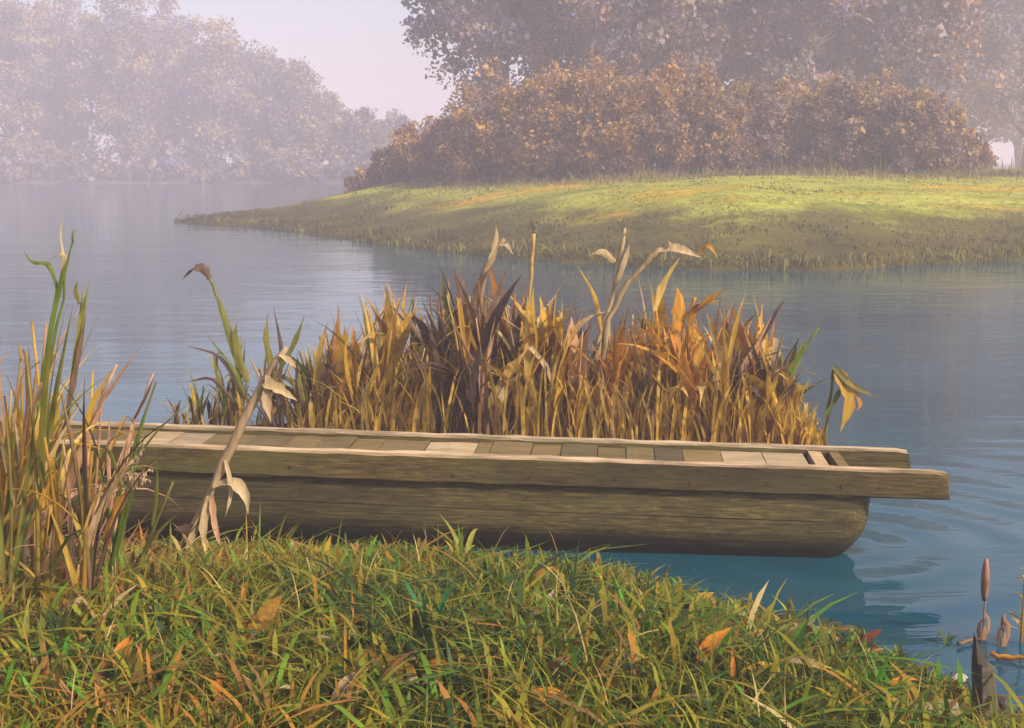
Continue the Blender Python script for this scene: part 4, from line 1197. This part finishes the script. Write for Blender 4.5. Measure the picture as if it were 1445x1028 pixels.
def stick(px0, py0, px1, py1, r, label, kd, z=.012):
    a = atz(px0, py0, z); b = atz(px1, py1, z)
    root_ = a.copy(); nr = np.random.default_rng(int(px0))
    pts = [(b - a) * t + Vector((0, nr.normal(0, .012), abs(nr.normal(0, .008)))) for t in np.linspace(0, 1, 8)]
    v, f = tube_data(pts, [r * (1 - .5 * t) * nr.uniform(.8, 1.2) for t in np.linspace(0, 1, 8)], 7)
    o = link("floating_stick", mesh("floating_stick", np.array(v), f, True), kd); o.location = root_; tag(o, label, "stick")
stick(1398, 926, 1470, 934, .012, "reddish brown stick afloat in front of the cattails", REED_MATS["orange"])
stick(1352, 910, 1384, 902, .012, "short dark stick afloat at the cattail's foot", REED_MATS["brown"])

M_foot = mat_tint("rough_grass", [(0.0, (0.10, 0.055, 0.035)), (0.35, (0.20, 0.13, 0.06)), (0.6, (0.26, 0.22, 0.05)), (1.0, (0.36, 0.32, 0.08))], .4, grain=2)
n = 9000
fp = RNG.uniform(500, 1460, n); fY = np.interp(fp, [500, 560, 640, 760, 900, 1100, 1300, 1460], [54, 51, 47.2, 44.8, 43.3, 45, 43.5, 46]) + RNG.normal(0, 1.3, n)
fx = (fp - 722.5) / F * fY
fg = grass_field("rough_grass", np.stack([fx, fY], 1), pen_z(fx, fY) - .03, RNG.lognormal(math.log(.16), .55, n) * (.35 + 1.5 * fbm(fx * .9 + 3, fY * .9, 3) ** 1.5), RNG.uniform(.02, .05, n), np.clip(fbm(fx * .7, fY) * .8 + RNG.normal(.05, .2, n), 0, 1), M_foot, .4)
tag(fg, "rough brown grass along the foot of the shrubs", "grass", kind="stuff")
n = 2600
ep = RNG.uniform(240, 1460, n); ey = np.interp(ep, [p[0] for p in PEN_FRONT], [p[1] for p in PEN_FRONT])
ew = [atz(float(a), float(b)) for a, b in zip(ep, ey)]
ex = np.array([q.x for q in ew]); eY = np.array([q.y for q in ew]) + RNG.uniform(.1, .7, n)
eg = grass_field("shore_sedge", np.stack([ex, eY], 1), np.maximum(pen_z(ex, eY), 0) - .03, RNG.lognormal(math.log(.16), .5, n), RNG.uniform(.015, .04, n), np.clip(RNG.normal(.3, .25, n), 0, 1), M_mead, .5)
tag(eg, "ragged olive sedge along the peninsula's waterline", "sedge", kind="stuff")

# ------------------------------------------------------------------ haze
hz = MB()
x0, x1, y0, y1, z0, z1 = -640, 640, -80, 640, -3.0, 27.0
hz.add([(x0, y0, z0), (x1, y0, z0), (x1, y1, z0), (x0, y1, z0), (x0, y0, z1), (x1, y0, z1), (x1, y1, z1), (x0, y1, z1)],
       [(0, 3, 2, 1), (4, 5, 6, 7), (0, 1, 5, 4), (1, 2, 6, 5), (2, 3, 7, 6), (3, 0, 4, 7)])
mh, nt, out = newmat("mist")
pv = N(nt, "ShaderNodeVolumePrincipled", Density=0.0054)
pv.inputs['Color'].default_value = (0.925, 0.855, 1.0, 1)
pv.inputs['Anisotropy'].default_value = 0.0
nt.links.new(pv.outputs[0], out.inputs['Volume'])
hob = hz.build("haze", mh)
tag(hob, "pale lilac morning mist filling the whole valley", "mist", kind="stuff")
